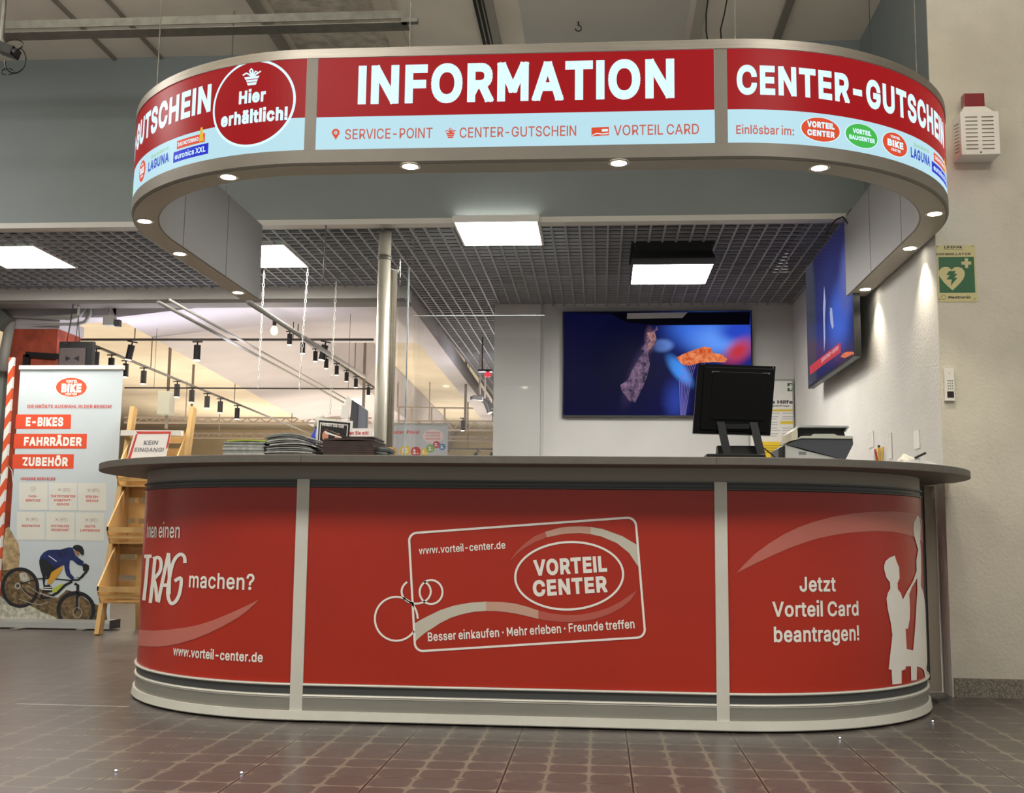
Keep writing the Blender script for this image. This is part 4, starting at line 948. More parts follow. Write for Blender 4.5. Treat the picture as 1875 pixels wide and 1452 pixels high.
# first aid board on the rear wall
FB = FlatY(YB-.02)
hA = at(1372, 697, y=YB-.02); hB = at(1461, 852, y=YB-.02); x1 = XW-.01
t = thing('first_aid_board', (2.0, YB, hB.z), 'white framed first aid notice board in the rear corner beside the monitor', 'notice board')
bd = MB().box(hA.x, x1, YB-.02, YB-.001, hB.z, hA.z).build('board', PAPER, t)
b = MB(); 
for (a_, c_, d0, d1) in ((hA.x-.012, x1, hA.z, hA.z+.014), (hA.x-.012, x1, hB.z-.014, hB.z)): b.box(a_, c_, YB-.028, YB-.001, d0, d1)
b.box(hA.x-.012, hA.x, YB-.028, YB-.001, hB.z, hA.z); b.box(x1-.012, x1, YB-.028, YB-.001, hB.z, hA.z)
b.build('frame', mat('frame_silver', (170, 172, 172), .4, .5), t)
h_ = lambda pts: P(1240, 640, 240/1659, pts)
Art(FB).poly(h_([(1395, 425), (1480, 425), (1480, 528), (1395, 528)])).build('green_field', GRN, bd, .0006)
Art(FB).poly(h_([(1424, 440), (1448, 440), (1448, 464), (1472, 464), (1472, 488), (1448, 488), (1448, 514), (1424, 514), (1424, 488), (1400, 488), (1400, 464), (1424, 464)])).build('cross', PAPER, bd, .0014)
TX(FB, bd, INKD, (1240, 640), 240/1659, 'Erste Hilfe', (1016, 684), (1465, 684), 42, off=.0008, bold=.05)
TX(FB, bd, INKD, (1240, 640), 240/1659, 'Rettungsanfrage', (1050, 722), (1422, 722), 20, off=.0008, bold=.03)
YEL = mat('notice_yellow', (226, 200, 70), .6); PG = mat('notice_grey', (190, 188, 190), .7)
Art(FB).poly(h_([(1050, 757), (1480, 757), (1475, 782), (1050, 785)])).poly(h_([(1310, 905), (1470, 905), (1470, 945), (1300, 945)])).build('yellow_bar', YEL, bd, .0006)
a = Art(FB)
for i in range(9):
    yy = 800+i*36+(8 if i % 2 else 0)
    if 900 < yy < 950: a.poly(h_([(1050, yy), (1270, yy), (1270, yy+12), (1050, yy+12)])); continue
    a.poly(h_([(1050, yy), (1300-20*(i % 3), yy), (1300-20*(i % 3), yy+12), (1050, yy+12)])); a.poly(h_([(1330, yy), (1470, yy), (1470, yy+12), (1330, yy+12)]))
a.build('small_print', PG, bd, .0006)
yn = tag(MB().box(at(1395, 809, y=YB-.04).x, at(1428, 809, y=YB-.04).x, YB-.05, YB-.03, 1.30, at(1400, 809, y=YB-.04).z).build('yellow_notice', mat('bright_yellow', (240, 204, 40), .5)), 'bright yellow notice sheet below the first aid board', 'notice')
FN = FlatY(YB-.05); a = Art(FN)
for i in range(4): a.poly(h_([(1095, 1215+i*28), (1330-22*(i % 2), 1215+i*28), (1330-22*(i % 2), 1223+i*28), (1095, 1223+i*28)]))
a.build('small_print', mat('notice_olive', (150, 120, 30), .6), yn, .0008)
# papers and clear holders on the side wall
def wallpaper_(px, py, wpx, hpx, label, m, nm='paper_note', cat='paper'):
    a_ = at(px, py, x=XW-.004); c_ = at(px+wpx, py, x=XW-.004); d0 = at(px+wpx/2, py+hpx, x=XW-.004)
    tag(MB().box(XW-.006, XW-.0015, min(a_.y, c_.y), max(a_.y, c_.y), d0.z, a_.z).build(nm, m), label, cat)
HOLD = mat('holder_white', (232, 230, 226), .2)
wallpaper_(1590, 792, 9, 28, 'narrow clear holder on the right wall, farthest from the corner', HOLD, 'paper_holder', 'holder')
wallpaper_(1626, 794, 6, 46, 'tall narrow clear holder on the right wall behind the pen cup', HOLD, 'paper_holder', 'holder')
wallpaper_(1673, 790, 10, 32, 'small white note pinned to the right wall near the corner', PAPER)

# ------------------------------------------------------------------ things on the counter
ZT = 1.0905
ORD = ['lowest', 'second', 'third', 'fourth', 'fifth', 'sixth', 'seventh', 'eighth', 'ninth', 'tenth', 'eleventh', 'twelfth', 'thirteenth', 'fourteenth']
def sheet(name, cx, cy, z, w, d, th, rot, m, bulge=0.0, tilt=0.0, droop=0.0, edge=None):
    """a folded printed booklet: a slightly arched slab with a rounded spine"""
    b = MB(); n = 10; cols = []
    for i in range(n+1):
        x = -w/2+w*i/n; t = (x/(w/2))
        zz = bulge*(1-t*t)+tilt*x-droop*max(0, t-.3)**2
        cols.append((x, zz))
    ca, sa = math.cos(rot), math.sin(rot)
    def pt(x, y, zz): return (cx+x*ca-y*sa, cy+x*sa+y*ca, z+zz)
    R = []
    for x, zz in cols:
        R.append([b.bm.verts.new(pt(x, -d/2, zz)), b.bm.verts.new(pt(x, d/2, zz)), b.bm.verts.new(pt(x, d/2, zz+th)), b.bm.verts.new(pt(x, -d/2, zz+th))])
    for A, B in zip(R, R[1:]):
        for k in range(4): b.bm.faces.new((A[k], A[(k+1) % 4], B[(k+1) % 4], B[k]))
    b.bm.faces.new(R[0][::-1]); b.bm.faces.new(R[-1])
    return b.build(name, m)
GP = [mat('print_grey_%d' % i, c, .5, noise=(40, .2)) for i, c in enumerate([(150, 152, 146), (112, 114, 112), (182, 182, 176), (90, 88, 88)])]
# flat pile
z = ZT
for i in range(9):
    o = sheet('magazine', at(446, 830, y=-.1).x+random.uniform(-.004, .004), .03, z, .175, .26, .0062, random.uniform(-.015, .015), GP[(0, 2, 0, 1, 2, 0, 2, 1, 0)[i]])
    z += .0068; o.data.name = 'magazine'
    tag(o, 'grey magazine, '+(ORD[i]+' from below' if i else 'lowest')+' of the neat pile at the counter end', 'magazine', 'magazines in the neat pile')
tag(sheet('magazine', at(448, 830, y=-.1).x, .03, z+.001, .165, .25, .005, .03, mat('print_lime', (176, 190, 70), .5), bulge=.003), 'grey magazine with a lime green edge on top of the neat pile', 'magazine', 'magazines in the neat pile')
# fanned heap
z = ZT
rr = random.Random(4)
for i in range(12):
    k = i/11
    o = sheet('magazine', at(532, 830, y=-.1).x+.009*math.sin(i*2.3)-.018*k, .04, z, .215-.035*k, .26, .0055, rr.uniform(-.06, .06), GP[(1, 3, 2, 1, 0, 3, 2, 1, 2, 3, 1, 0)[i]], bulge=.012*min(1, i/8), tilt=0, droop=.013*min(1, i/8))
    z += .0074
    tag(o, 'grey folded leaflet, '+(ORD[i]+' from below' if i else 'lowest')+' in the fanned heap beside the neat pile', 'magazine', 'leaflets in the fanned heap')
# brown brochures
z = ZT; BR = mat('brochure_brown', (62, 46, 42), .5, noise=(30, .15))
for i in range(8):
    o = sheet('brochure', at(636, 830, y=-.1).x+.003*math.sin(i), .04, z, .215, .26, .0088, .01*math.sin(i*2), BR, bulge=0.0 if i < 7 else 0.004, droop=0); z += .0095
    tag(o, 'dark brown brochure, '+(ORD[i]+' from below' if i else 'lowest')+' of the pile before the photo holder', 'brochure', 'dark brown brochures')
# curled brochure on top, its pages lifting at one end
xb_ = at(636, 830, y=-.1).x; b = MB(); N_ = 10; top_ = [(xb_-.106+.212*i/N_, ZT+.084+.034*max(0, 1-i/5)**1.5) for i in range(N_+1)]
for (xa_, za_), (xc_, zc_) in zip(top_, top_[1:]): b.hexa([(xa_, -.08, za_-.004), (xc_, -.08, zc_-.004), (xc_, .15, zc_-.004), (xa_, .15, za_-.004), (xa_, -.08, za_+.002), (xc_, -.08, zc_+.002), (xc_, .15, zc_+.002), (xa_, .15, za_+.002)])
o = b.build('brochure', BR); MB().face([(xb_-.10, -.081, ZT+.104), (xb_-.04, -.081, ZT+.083), (xb_+.0, -.081, ZT+.0785), (xb_-.03, -.081, ZT+.0775)]); b = MB(); b.face([(xb_-.104, -.0815, ZT+.108), (xb_-.10, -.0815, ZT+.098), (xb_-.03, -.0815, ZT+.0785), (xb_-.03, -.0815, ZT+.083)]); b.build('white_pages', PAPER, o)
tag(o, 'curled brown brochure lying open on top of the brown pile', 'brochure', 'dark brown brochures')
z = ZT; TEAL = mat('print_dark_teal', (70, 82, 82), .45, noise=(30, .3))
for i in range(5):
    tag(sheet('leaflet', at(700, 830, y=-.05).x+.006*math.sin(i*2.1), .03, z, .07-.005*i, .16, .008, rr.uniform(-.1, .1), TEAL if i % 2 else GP[1], tilt=-.12), 'small dark leaflet, '+(ORD[i]+' from below' if i else 'lowest')+' of the low pile before the pole', 'leaflet', 'small dark leaflets'); z += .0088
tag(MB().box(at(714, 830, y=.08).x-.012, at(714, 830, y=.08).x+.012, .08, .2, ZT, ZT+.055).build('cardboard_box', mat('cardboard', (206, 168, 96), .7)), 'small tan cardboard box at the foot of the pole', 'box')
# leaning photo holder
HY = .24
HS = FlatY(HY)
def hp_(x, y): return (380+x*.26667, 720+y*.26667)
def frame_card(name, quad, label, cat, dark, group=None):
    c = [at(*hp_(*q_), y=HY) for q_ in quad]; c[2].z = c[3].z = ZT
    t = thing(name, (sum(p.x for p in c)/4, HY, ZT), label, cat, group)
    fn = lambda i, d: c[i]+Vector((0, d, 0))
    MB().hexa([fn(3, .004), fn(2, .004), fn(2, .012), fn(3, .012), fn(0, .004), fn(1, .004), fn(1, .012), fn(0, .012)]).build('holder', HOLD, t)
    return t, c
t, c = frame_card('photo_holder', [(752, 168), (995, 190), (975, 425), (738, 425)], 'clear counter stand holding a dark photo card of two smiling people', 'card holder', 0, 'counter display stands')
def ip(c, u, v): return (c[3]*(1-u)+c[2]*u)*(1-v)+(c[0]*(1-u)+c[1]*u)*v
def inset(c, u0, u1, v0, v1, name, m, parent, d=.001):
    b = MB(); q = [ip(c, u0, v0), ip(c, u1, v0), ip(c, u1, v1), ip(c, u0, v1)]; q = [p+Vector((0, .004-d, 0)) for p in q]
    b.face(q); return b.build(name, m, parent)
cardp = inset(c, .05, .94, .03, .95, 'photo_card', mat('card_black', (36, 30, 28), .4), t, .001)
def frame_strip(c, u0, u1, v0, v1, w, m, parent, d):
    for a_ in ((u0, u1, v1-w, v1), (u0, u0+w, v0, v1-w), (u1-w, u1, v0, v1-w)): inset(c, *a_, 'white_border', m, parent, d)
frame_strip(c, .09, .88, .0, .90, .02, PAPER, cardp, .0015)
def blob(c, u, v, ru, rv, name, m, parent, d):
    b = MB(); b.face([ip(c, u+ru*math.cos(k*2*PI/18), v+rv*math.sin(k*2*PI/18))+Vector((0, .004-d, 0)) for k in range(18)]); return b.build(name, m, parent)
SK = mat('photo_skin', (206, 140, 116), .5); HR = mat('photo_hair', (26, 20, 20), .5); SH = mat('photo_shirt', (200, 150, 160), .5)
for u, v, hair in ((.26, .62, 0), (.62, .58, 1)):
    blob(c, u, v+.05, .13+.04*hair, .13+.03*hair, 'photo_hair', HR, cardp, .002); blob(c, u, v-.02, .09, .12, 'photo_face', SK, cardp, .0026); blob(c, u, v-.02-.25, .13, .13, 'photo_shirt', SH, cardp, .003)
FH = FlatY(HY+.004)
TX(FH, cardp, PAPER, (380, 720), .26667, 'Reden Sie mit!', (785, 222), (935, 240), 20, off=.0016, bold=.02, level=False)
t, c = frame_card('leaflet_holder', [(988, 240), (1130, 240), (1128, 425), (978, 425)], 'white counter stand with red lettering behind the brown brochures', 'card holder', 0, 'counter display stands')
cp = inset(c, .02, .98, .02, .97, 'card', PAPER, t)
TX(FH, cp, mat('ink_red', (196, 60, 48), .5), (380, 720), .26667, 'en Sie mit!', (975, 285), (1105, 288), 24, off=.0016, bold=.04)
blob(c, .38, .56, .2, .18, 'photo_hair', HR, cp, .002); blob(c, .38, .46, .12, .12, 'photo_face', SK, cp, .0026)
# blue spray bottle in a clear bag
bx = at(573, 790, y=.36)
t = thing('spray_bottle', (bx.x+.015, .36, ZT), 'blue spray bottle with a pale translucent trigger head behind the leaflets', 'bottle')
MB().lathe((bx.x+.02, .36, ZT), [(.028, 0), (.032, .01), (.032, .09), (.026, .13), (.012, .155), (.012, .165)], 20).smooth().build('body', mat('bottle_blue', (30, 60, 170), .3), t)
PALE = mat('trigger_pale', (206, 206, 196), .35, alpha=.8)
hx = bx.x+.02
b = MB().tube([(hx, .36, ZT+.165), (hx, .36, ZT+.19), (hx+.004, .36, ZT+.205), (hx+.03, .36, ZT+.213)], [.017, .014, .015, .009], 14); b.smooth(); b.build('trigger_head', PALE, t)
MB().tube([(hx+.008, .36, ZT+.20), (hx+.02, .36, ZT+.18), (hx+.017, .36, ZT+.155)], .004, 8).build('trigger', PALE, t)
# upright card terminal with papers behind the photo holder
tl = lambda x, y: at(380+x*.26667, 720+y*.26667, y=.50)
t = thing('document_tray', (tl(1000, 240).x, .50, ZT), 'dark grey upright document tray holding white papers beside the pole', 'document tray')
q_ = [tl(985, 50), tl(1060, 95), tl(1085, 110), tl(1060, 400), tl(965, 400)]
b = MB(); b.prism([(p.x, p.z) for p in [tl(990, 45), tl(1032, 70), tl(1020, 330), tl(965, 330)]], lambda a, b_, d: (a, .50+d, b_), 0, .05); b.build('front_shell', DGREY, t)
b = MB(); b.prism([(p.x, p.z) for p in [tl(1032, 70), tl(1085, 112), tl(1078, 330), tl(1020, 330)]], lambda a, b_, d: (a, .51+d, b_), 0, .05); b.build('side_shell', mat('slate_grey', (120, 124, 136), .4), t)
b = MB(); b.prism([(p.x, p.z) for p in [tl(960, 15), tl(990, 45), tl(965, 180), tl(915, 170), tl(925, 82), tl(945, 84)]], lambda a, b_, d: (a, .495+d, b_), 0, .004); b.build('papers', PAPER, t)
b = MB().box(tl(985, 0).x, tl(1060, 0).x, .50, .56, ZT, tl(985, 325).z+.004); b.build('foot', DGREY, t)

# pos monitor seen from behind
MY = -.08
ml = lambda x, y, yy=MY: at(1240+x*240/1659, 640+y*240/1659, y=yy)
t = thing('monitor', (.98, MY, ZT), 'black touch monitor seen from behind on the counter', 'monitor')
A, B_, C_, D_ = ml(265, 178), ml(1248, 212), ml(1180, 1088), ml(195, 1062)
n = Vector((0, 1, 0)); tl_ = Vector((0, .05, 0))
A, B_ = A+tl_*.0, B_+tl_*.0
def slab(pts, y0, y1, name, m, parent, bev=.003):
    b = MB(); b.hexa([pts[3]+Vector((0, y0, 0)), pts[2]+Vector((0, y0, 0)), pts[2]+Vector((0, y1, 0)), pts[3]+Vector((0, y1, 0)), pts[0]+Vector((0, y0, 0)), pts[1]+Vector((0, y0, 0)), pts[1]+Vector((0, y1, 0)), pts[0]+Vector((0, y1, 0))])
    if bev: b.bevel(bev)
    return b.build(name, m, parent)
GB_ = mat('gloss_black', (6, 6, 7), .16, spec=.2)
body = slab([A, B_, C_, D_], 0, .035, 'screen_housing', GB_, t)
ii = lambda u, v: (D_*(1-u)+C_*u)*(1-v)+(A*(1-u)+B_*u)*v
slab([ii(.08, .955), ii(.985, .955), ii(.97, .03), ii(.09, .05)], -.018, -.0005, 'rear_cover', mat('satin_black', (7, 7, 8), .35, spec=.15), t, .004)
slab([ii(.20, .88), ii(.90, .88), ii(.90, .20), ii(.20, .20)], -.0225, -.0185, 'vesa_plate', mat('matte_black', (6, 6, 7), .5, spec=.12), body, .0012)
b = MB()
for i in range(28): u = .27+.56*i/27; b.obox(ii(u, .878)+Vector((0, -.0188, 0)), (.004, .0016, .0035))
for u in (.22, .87): b.obox(ii(u+.01, .88)+Vector((0, -.0188, 0)), (.03, .0016, .006))
o = b.build('vent_slot', mat('vent_grey', (96, 98, 100), .4), body); o['kind'] = 'stuff'
MB().tube([ii(.96, .965)+Vector((0, -.019, 0)), ii(.96, .965)+Vector((0, -.021, 0))], .0022, 8).build('screw', ALU, body)
STB = mat('stand_black', (26, 27, 29), .4, spec=.3)
for u0, u1 in (((500, 915), (600, 1330)), ((915, 920), (1030, 1355))):
    pa, pb = ml(u0[0], u0[1], MY-.03), ml(u1[0]-0, u1[1], MY-.06)
    wv = Vector((.031, 0, 0)); pb.z = ZT
    MB().hexa([pb, pb+wv, pb+wv+Vector((0, .02, 0)), pb+Vector((0, .02, 0)), pa, pa+wv, pa+wv+Vector((0, .02, 0)), pa+Vector((0, .02, 0))]).build('stand_arm', STB, t)
pa = ml(600, 940, MY-.028); pb = ml(915, 1005, MY-.028)
MB().box(pa.x, pb.x, MY-.03, MY-.015, pb.z, pa.z).build('cross_bar', STB, t)
pa = ml(510, 1125, MY); pb = ml(1090, 1355, MY)
MB().hexa([(pa.x, MY-.035, ZT), (pb.x, MY-.035, ZT), (pb.x, MY+.10, ZT), (pa.x, MY+.10, ZT), (pa.x, MY+.0, ZT+.055), (pb.x-.02, MY+.0, ZT+.055), (pb.x-.02, MY+.05, ZT+.055), (pa.x, MY+.05, ZT+.055)]).build('stand_block', mat('stand_dark', (20, 20, 21), .5, spec=.2), t)
pa = ml(352, 1300, MY); 
MB().obox(((pa.x+pb.x)/2, MY+.04, ZT+.009), (pb.x-pa.x, .20, .018)).bevel(.006, 3).build('base_plate', STB, t)
cb = MB().tube([ml(1075, 1230, MY+.06), ml(1150, 1290, MY+.06), ml(1230, 1355, MY+.08), (ml(1260, 1380, MY+.08).x, MY+.08, ZT+.004)], .0028, 8)
cb.build('cable', BLACKP, t)

# printer
py_ = -.02
pl_ = lambda x, y, yy=py_: at(1400+x*.192, 640+y*.192, y=yy)
t = thing('printer', (1.37, py_+.1, ZT), 'light and dark grey multifunction printer on the counter near the right wall', 'printer')
def pr(pts, y0, y1, name, m, par=None, bev=.0):
    b = MB(); b.prism([(pl_(*p).x, max(ZT, pl_(*p).z)) for p in pts], lambda a, c, d: (a, py_+d, c), y0, y1)
    return b.build(name, m, par or t)
pr([(200, 1040), (200, 905), (380, 962), (740, 1046), (740, 1075), (200, 1075)], 0, .26, 'lower_body', LGREYP)
pr([(205, 905), (345, 850), (838, 855), (842, 905), (770, 1050), (740, 1046)], -.006, .25, 'dark_body', mat('printer_slate', (72, 74, 80), .42))
pr([(300, 862), (345, 848), (838, 853), (836, 828), (690, 822), (655, 806), (465, 806), (440, 826), (345, 826)], -.012, .26, 'output_tray', mat('tray_cream', (188, 188, 176), .45))
pr([(246, 872), (262, 780), (330, 728), (310, 745), (312, 845), (300, 862)], -.01, .24, 'side_bezel', mat('bezel_cream', (206, 200, 176), .4))
pr([(312, 845), (312, 752), (322, 742), (780, 745), (770, 770), (785, 826), (345, 826)], .03, .24, 'scanner_unit', mat('printer_black', (28, 30, 32), .4))
pr([(300, 748), (335, 724), (795, 730), (800, 745), (775, 780), (765, 770), (785, 746), (322, 744), (310, 760)], -.012, .25, 'scanner_lid', mat('lid_grey', (176, 180, 178), .4))
pr([(345, 800), (440, 826), (465, 806), (655, 806), (690, 822), (700, 795)], .02, .03, 'paper_tray', mat('tray_dark', (52, 54, 56), .4))
pr([(326, 972), (395, 978), (395, 1004), (326, 1000)], -.001, .002, 'handle_recess', mat('recess_grey', (120, 122, 120), .5))
pr([(140, 940), (198, 905), (198, 1075), (140, 1075)], .02, .22, 'front_panel', mat('printer_dark_panel', (48, 50, 52), .4))
# pen cup and small things by the corner
pc = at(1611, 838, y=.12); t = thing('pen_cup', (pc.x, .12, ZT), 'clear cup of yellow and orange pens on the counter by the wall', 'pen cup')
MB().lathe((pc.x, .12, ZT), [(.026, 0), (.026, .004), (.026, .05), (.024, .05), (.024, .006), (.001, .005)], 20).build('cup', GLASS, t)
pcz = pc.z-ZT
for i, (dx, dy, cl, hh) in enumerate(((-.016, 0, (222, 92, 50), .068), (-.006, -.012, (236, 180, 40), .074), (.006, -.01, (240, 196, 60), .070), (.014, .004, (236, 170, 36), .078), (0, .01, (30, 28, 30), .085))):
    MB().tube([(pc.x+dx*.7, .12+dy*.7, ZT+.006), (pc.x+dx*1.15, .12+dy*1.1, ZT+hh-.008)], .0048, 10).build('pen', mat('pen_%d' % i, cl, .4), t)
pn = at(1665, 842, y=.30)
t = thing('open_booklet', (pn.x, .3, ZT), 'white open booklet with a black pen lying near the end of the counter', 'booklet')
b = MB(); b.hexa([(pn.x-.08, .22, ZT), (pn.x+.02, .22, ZT), (pn.x+.02, .36, ZT), (pn.x-.08, .36, ZT), (pn.x-.08, .22, ZT+.005), (pn.x+.02, .22, ZT+.032), (pn.x+.02, .36, ZT+.032), (pn.x-.08, .36, ZT+.005)]); b.build('left_pages', PAPER, t)
b = MB(); b.hexa([(pn.x+.021, .22, ZT), (pn.x+.10, .22, ZT), (pn.x+.10, .36, ZT), (pn.x+.021, .36, ZT), (pn.x+.021, .22, ZT+.030), (pn.x+.10, .22, ZT+.004), (pn.x+.10, .36, ZT+.004), (pn.x+.021, .36, ZT+.030)]); b.build('right_pages', PAPER, t)
MB().tube([(pn.x+.0, .215, ZT+.030), (pn.x+.045, .21, ZT+.052)], .005, 10).build('pen', BLACKP, t)
pg = at(1708, 845, y=.98)
b = MB(); rg = random.Random(3)
bmesh.ops.create_icosphere(b.bm, subdivisions=3, radius=.045)
for v in b.bm.verts: v.co = Vector((v.co.x*.9, v.co.y*.7, v.co.z*.75))*(1+.28*math.sin(v.co.x*95+v.co.z*60)*math.cos(v.co.y*80)); v.co += Vector((1.83, .62, ZT+.038)); v.co.z = max(v.co.z, ZT)
tag(b.smooth().build('crumpled_tissue', mat('tissue', (232, 228, 216), .8)), 'crumpled white tissue at the right end of the counter', 'tissue')

# ------------------------------------------------------------------ roll-up banner
BY = 3.864
t = thing('rollup_banner', (-3.83, BY, 0), 'tall roll-up banner advertising bikes, standing on the floor beside the wooden rack', 'banner')
BNW = mat('banner_print_pale', (196, 206, 210), .5, noise=(.8, .04))
sheet_ = MB().box(-4.262, -3.402, BY, BY+.003, .07, 2.055).build('banner_sheet', BNW, t)
MB().box(-4.27, -3.394, BY-.012, BY+.014, 2.052, 2.085).bevel(.003).build('top_rail', WHITEALU, t)
b = MB(); b.prism([(BY-.09, 0.012), (BY-.085, .055), (BY-.04, .075), (BY+.06, .075), (BY+.09, .05), (BY+.09, .012)], lambda a, c, d: (d, a, c), -4.29, -3.36); b.build('base', mat('base_aluminium', (186, 186, 182), .3, .7), t)
MB().box(-3.36, -3.352, BY-.09, BY+.09, .010, .078).build('end_cap', DGREY, t)
MB().box(-4.1, -4.04, BY-.2, BY+.2, 0, .012).build('foot', ALU, t); MB().box(-3.6, -3.54, BY-.15, BY+.2, 0, .012).build('foot', ALU, t)
MB().tube([(-3.83, BY+.03, .07), (-3.83, BY+.03, 2.05)], .01, 10).build('support_pole', STEEL, t)
BF = FlatY(BY); bo = (0, 640); bk = 300/778
ORA = mat('banner_orange', (222, 78, 44), .5); RDI = mat('banner_red_ink', (204, 84, 76), .5); WTI = mat('banner_white', (238, 238, 232), .5); CARDW = mat('banner_card', (216, 216, 206), .5)
bq = lambda pts: P(0, 640, bk, pts)
for y0, y1, x0, x1, x0b in ((308, 377, 77, 338, 72), (400, 470, 69, 413, 64), (497, 566, 61, 351, 58)): Art(BF).poly(bq([(x0, y0), (x1, y0), (x1-2, y1), (x0b, y1)])).build('orange_bar', ORA, sheet_, .0008)
def TB(m, body, lb, rb, cap, bold=.03, off=.0016): TX(BF, sheet_, m, bo, bk, body, lb, rb, cap, off=off, bold=bold)
TB(WTI, 'E-BIKES', (122, 364), (300, 363), 43, .06); TB(WTI, 'FAHRR\u00c4DER', (113, 457), (388, 457), 42, .06); TB(WTI, 'ZUBEH\u00d6R', (105, 553), (322, 552), 42, .06)
Art(BF).ell(*[bq([(339, 179)])[0]], 76*bk, 48*bk).build('logo_rim', WTI, sheet_, .0006); Art(BF).ell(*[bq([(339, 179)])[0]], 73*bk, 45*bk).build('logo_oval', ORA, sheet_, .0012)
TB(WTI, 'BIKE', (291, 204), (386, 202), 42, .08, .002); TB(WTI, 'VORTEIL', (314, 158), (368, 157), 13, .04, .002); TB(WTI, 'CENTER', (309, 218), (366, 217), 11, .04, .002)
TB(RDI, 'DIE GR\u00d6\u00dfTE AUSWAHL IN DER REGION!', (130, 278), (530, 277), 16, .03); TB(RDI, 'UNSERE SERVICES', (98, 620), (263, 619), 14, .04)
cards = [((90, 632), (225, 762)), ((232, 632), (365, 764)), ((371, 634), (505, 766)), ((80, 772), (212, 904)), ((219, 773), (352, 906)), ((360, 775), (495, 908))]
txt = [('FACH-', 'BERATUNG'), ('ZERTIFIZIERTER', 'WERKSTATT-', 'SERVICE'), ('VERLEIH-', 'SERVICE'), ('INSPEKTION', ''), ('KOSTENLOSE', 'PROBEFAHRT'), ('GRATIS', 'LUFTSERVICE')]
IG = mat('icon_grey_rose', (176, 150, 146), .5)
for (a_, c_), ts in zip(cards, txt):
    Art(BF).poly(bq([a_, (c_[0], a_[1]), c_, (a_[0], c_[1])])).build('service_card', CARDW, sheet_, .0008)
    cx = (a_[0]+c_[0])/2; wmax = max(len(x) for x in ts)
    for i, x in enumerate(ts):
        if x: hw = 4.25*len(x); TB(RDI, x, (cx-hw, a_[1]+70+19*i), (cx+hw, a_[1]+70+19*i), 11, .03)
    ic = Art(BF)
    if ts[0] != 'FACH-':
        for dx in (6, 28): ic.ell(bq([(cx+dx, a_[1]+36)])[0], 3.0, 3.0, .7, n=16)
        ic.line(bq([(cx+6, a_[1]+36), (cx+13, a_[1]+26), (cx+24, a_[1]+27), (cx+17, a_[1]+36), (cx+6, a_[1]+36)]), .7); ic.line(bq([(cx-22, a_[1]+28), (cx-8, a_[1]+40)]), 1); ic.line(bq([(cx-8, a_[1]+28), (cx-22, a_[1]+40)]), 1)
    else: ic.ell(bq([(cx, a_[1]+30)])[0], 4.6, 4.6, .8, n=20); ic.line(bq([(cx-6, a_[1]+30), (cx-1, a_[1]+35), (cx+7, a_[1]+24)]), .9)
    ic.build('service_icon', IG, sheet_, .0014)
# printed mountain biker
j = lambda pts: [(max(x, 1)*.13867-0, 980+y*.13867) for x, y in pts]
jj = lambda pts: [(x*.13867, 980+y*.13867) for x, y in pts]
ROCKT = mat('print_rock_tan', (168, 146, 108), .6, noise=(22, .35)); ROCKP = mat('print_rock_pale', (176, 176, 160), .6, noise=(34, .3)); SOIL = mat('print_soil', (104, 86, 58), .6, noise=(30, .55)); BLK = mat('print_black', (28, 28, 34), .5); BLU = mat('print_blue', (26, 40, 92), .5, noise=(14, .5)); OCH = mat('print_ochre', (204, 154, 50), .5)
X0 = -140
Art(BF).poly(jj([(75, -90), (120, -110), (180, 0), (195, 40), (240, 90), (265, 260), (250, 430), (40, 470), (30, 330), (50, 60)])).build('print_rock', ROCKT, sheet_, .0006)
Art(BF).poly(jj([(20, 470), (250, 430), (400, 500), (520, 700), (760, 830), (880, 720), (1020, 760), (1180, 880), (1400, 960), (1420, 1135), (10, 1135)])).build('print_ground', SOIL, sheet_, .0008)
Art(BF).poly(jj([(0, 800), (60, 850), (130, 930), (250, 960), (380, 920), (470, 965), (560, 1020), (660, 1050), (740, 1090), (765, 1135), (0, 1135)])).poly(jj([(250, 500), (330, 490), (390, 560), (400, 640), (330, 620), (270, 600)])).build('print_rock', ROCKP, sheet_, .0012)
def at13(art, c, rx, ry, th, **k): art.ell((c[0]*.13867, 980+c[1]*.13867), rx*.13867, ry*.13867, th*.13867, **k)
a = Art(BF); at13(a, (268, 692), 252, 268, 44, n=56); at13(a, (1005, 985), 258, 248, 52, n=44, a0=math.radians(143), a1=math.radians(397)); a.build('print_tyre', BLK, sheet_, .0018)
a = Art(BF)
for pts, w_ in (([(510, 575), (640, 570), (760, 580), (960, 600)], 18), ([(955, 610), (860, 660), (760, 760), (640, 820), (540, 830)], 34), ([(520, 572), (340, 625), (235, 650)], 16), ([(570, 560), (590, 700), (540, 820)], 22), ([(235, 655), (360, 760), (540, 850)], 16),
                ([(985, 640), (1030, 660), (1025, 800), (1020, 990)], 40), ([(960, 590), (1040, 590), (1110, 510), (1150, 480)], 26), ([(1010, 560), (1090, 560), (1130, 500)], 10), ([(940, 790), (1000, 740), (1060, 800)], 14)):
    a.line(jj(pts), w_*.13867)
a.build('print_frame', BLK, sheet_, .0024)
a = Art(BF)
for pts, w_ in (([(530, 760), (620, 800), (750, 825)], 16), ([(350, 660), (430, 710), (540, 780)], 7), ([(250, 840), (420, 900), (540, 920), (640, 880)], 7), ([(260, 670), (330, 760), (420, 840)], 7), ([(1045, 820), (1040, 980)], 8)): a.line(jj(pts), w_*.13867)
at13(a, (1025, 1020), 62, 70, 8, n=24); at13(a, (235, 670), 40, 44, 18, n=20); a.build('print_chain', mat('print_silver', (168, 166, 158), .5), sheet_, .003)
Art(BF).poly(jj([(700, 700), (810, 645), (850, 640), (800, 700), (720, 770), (690, 745)])).build('print_frame', mat('print_lime', (150, 166, 60), .5), sheet_, .0022)
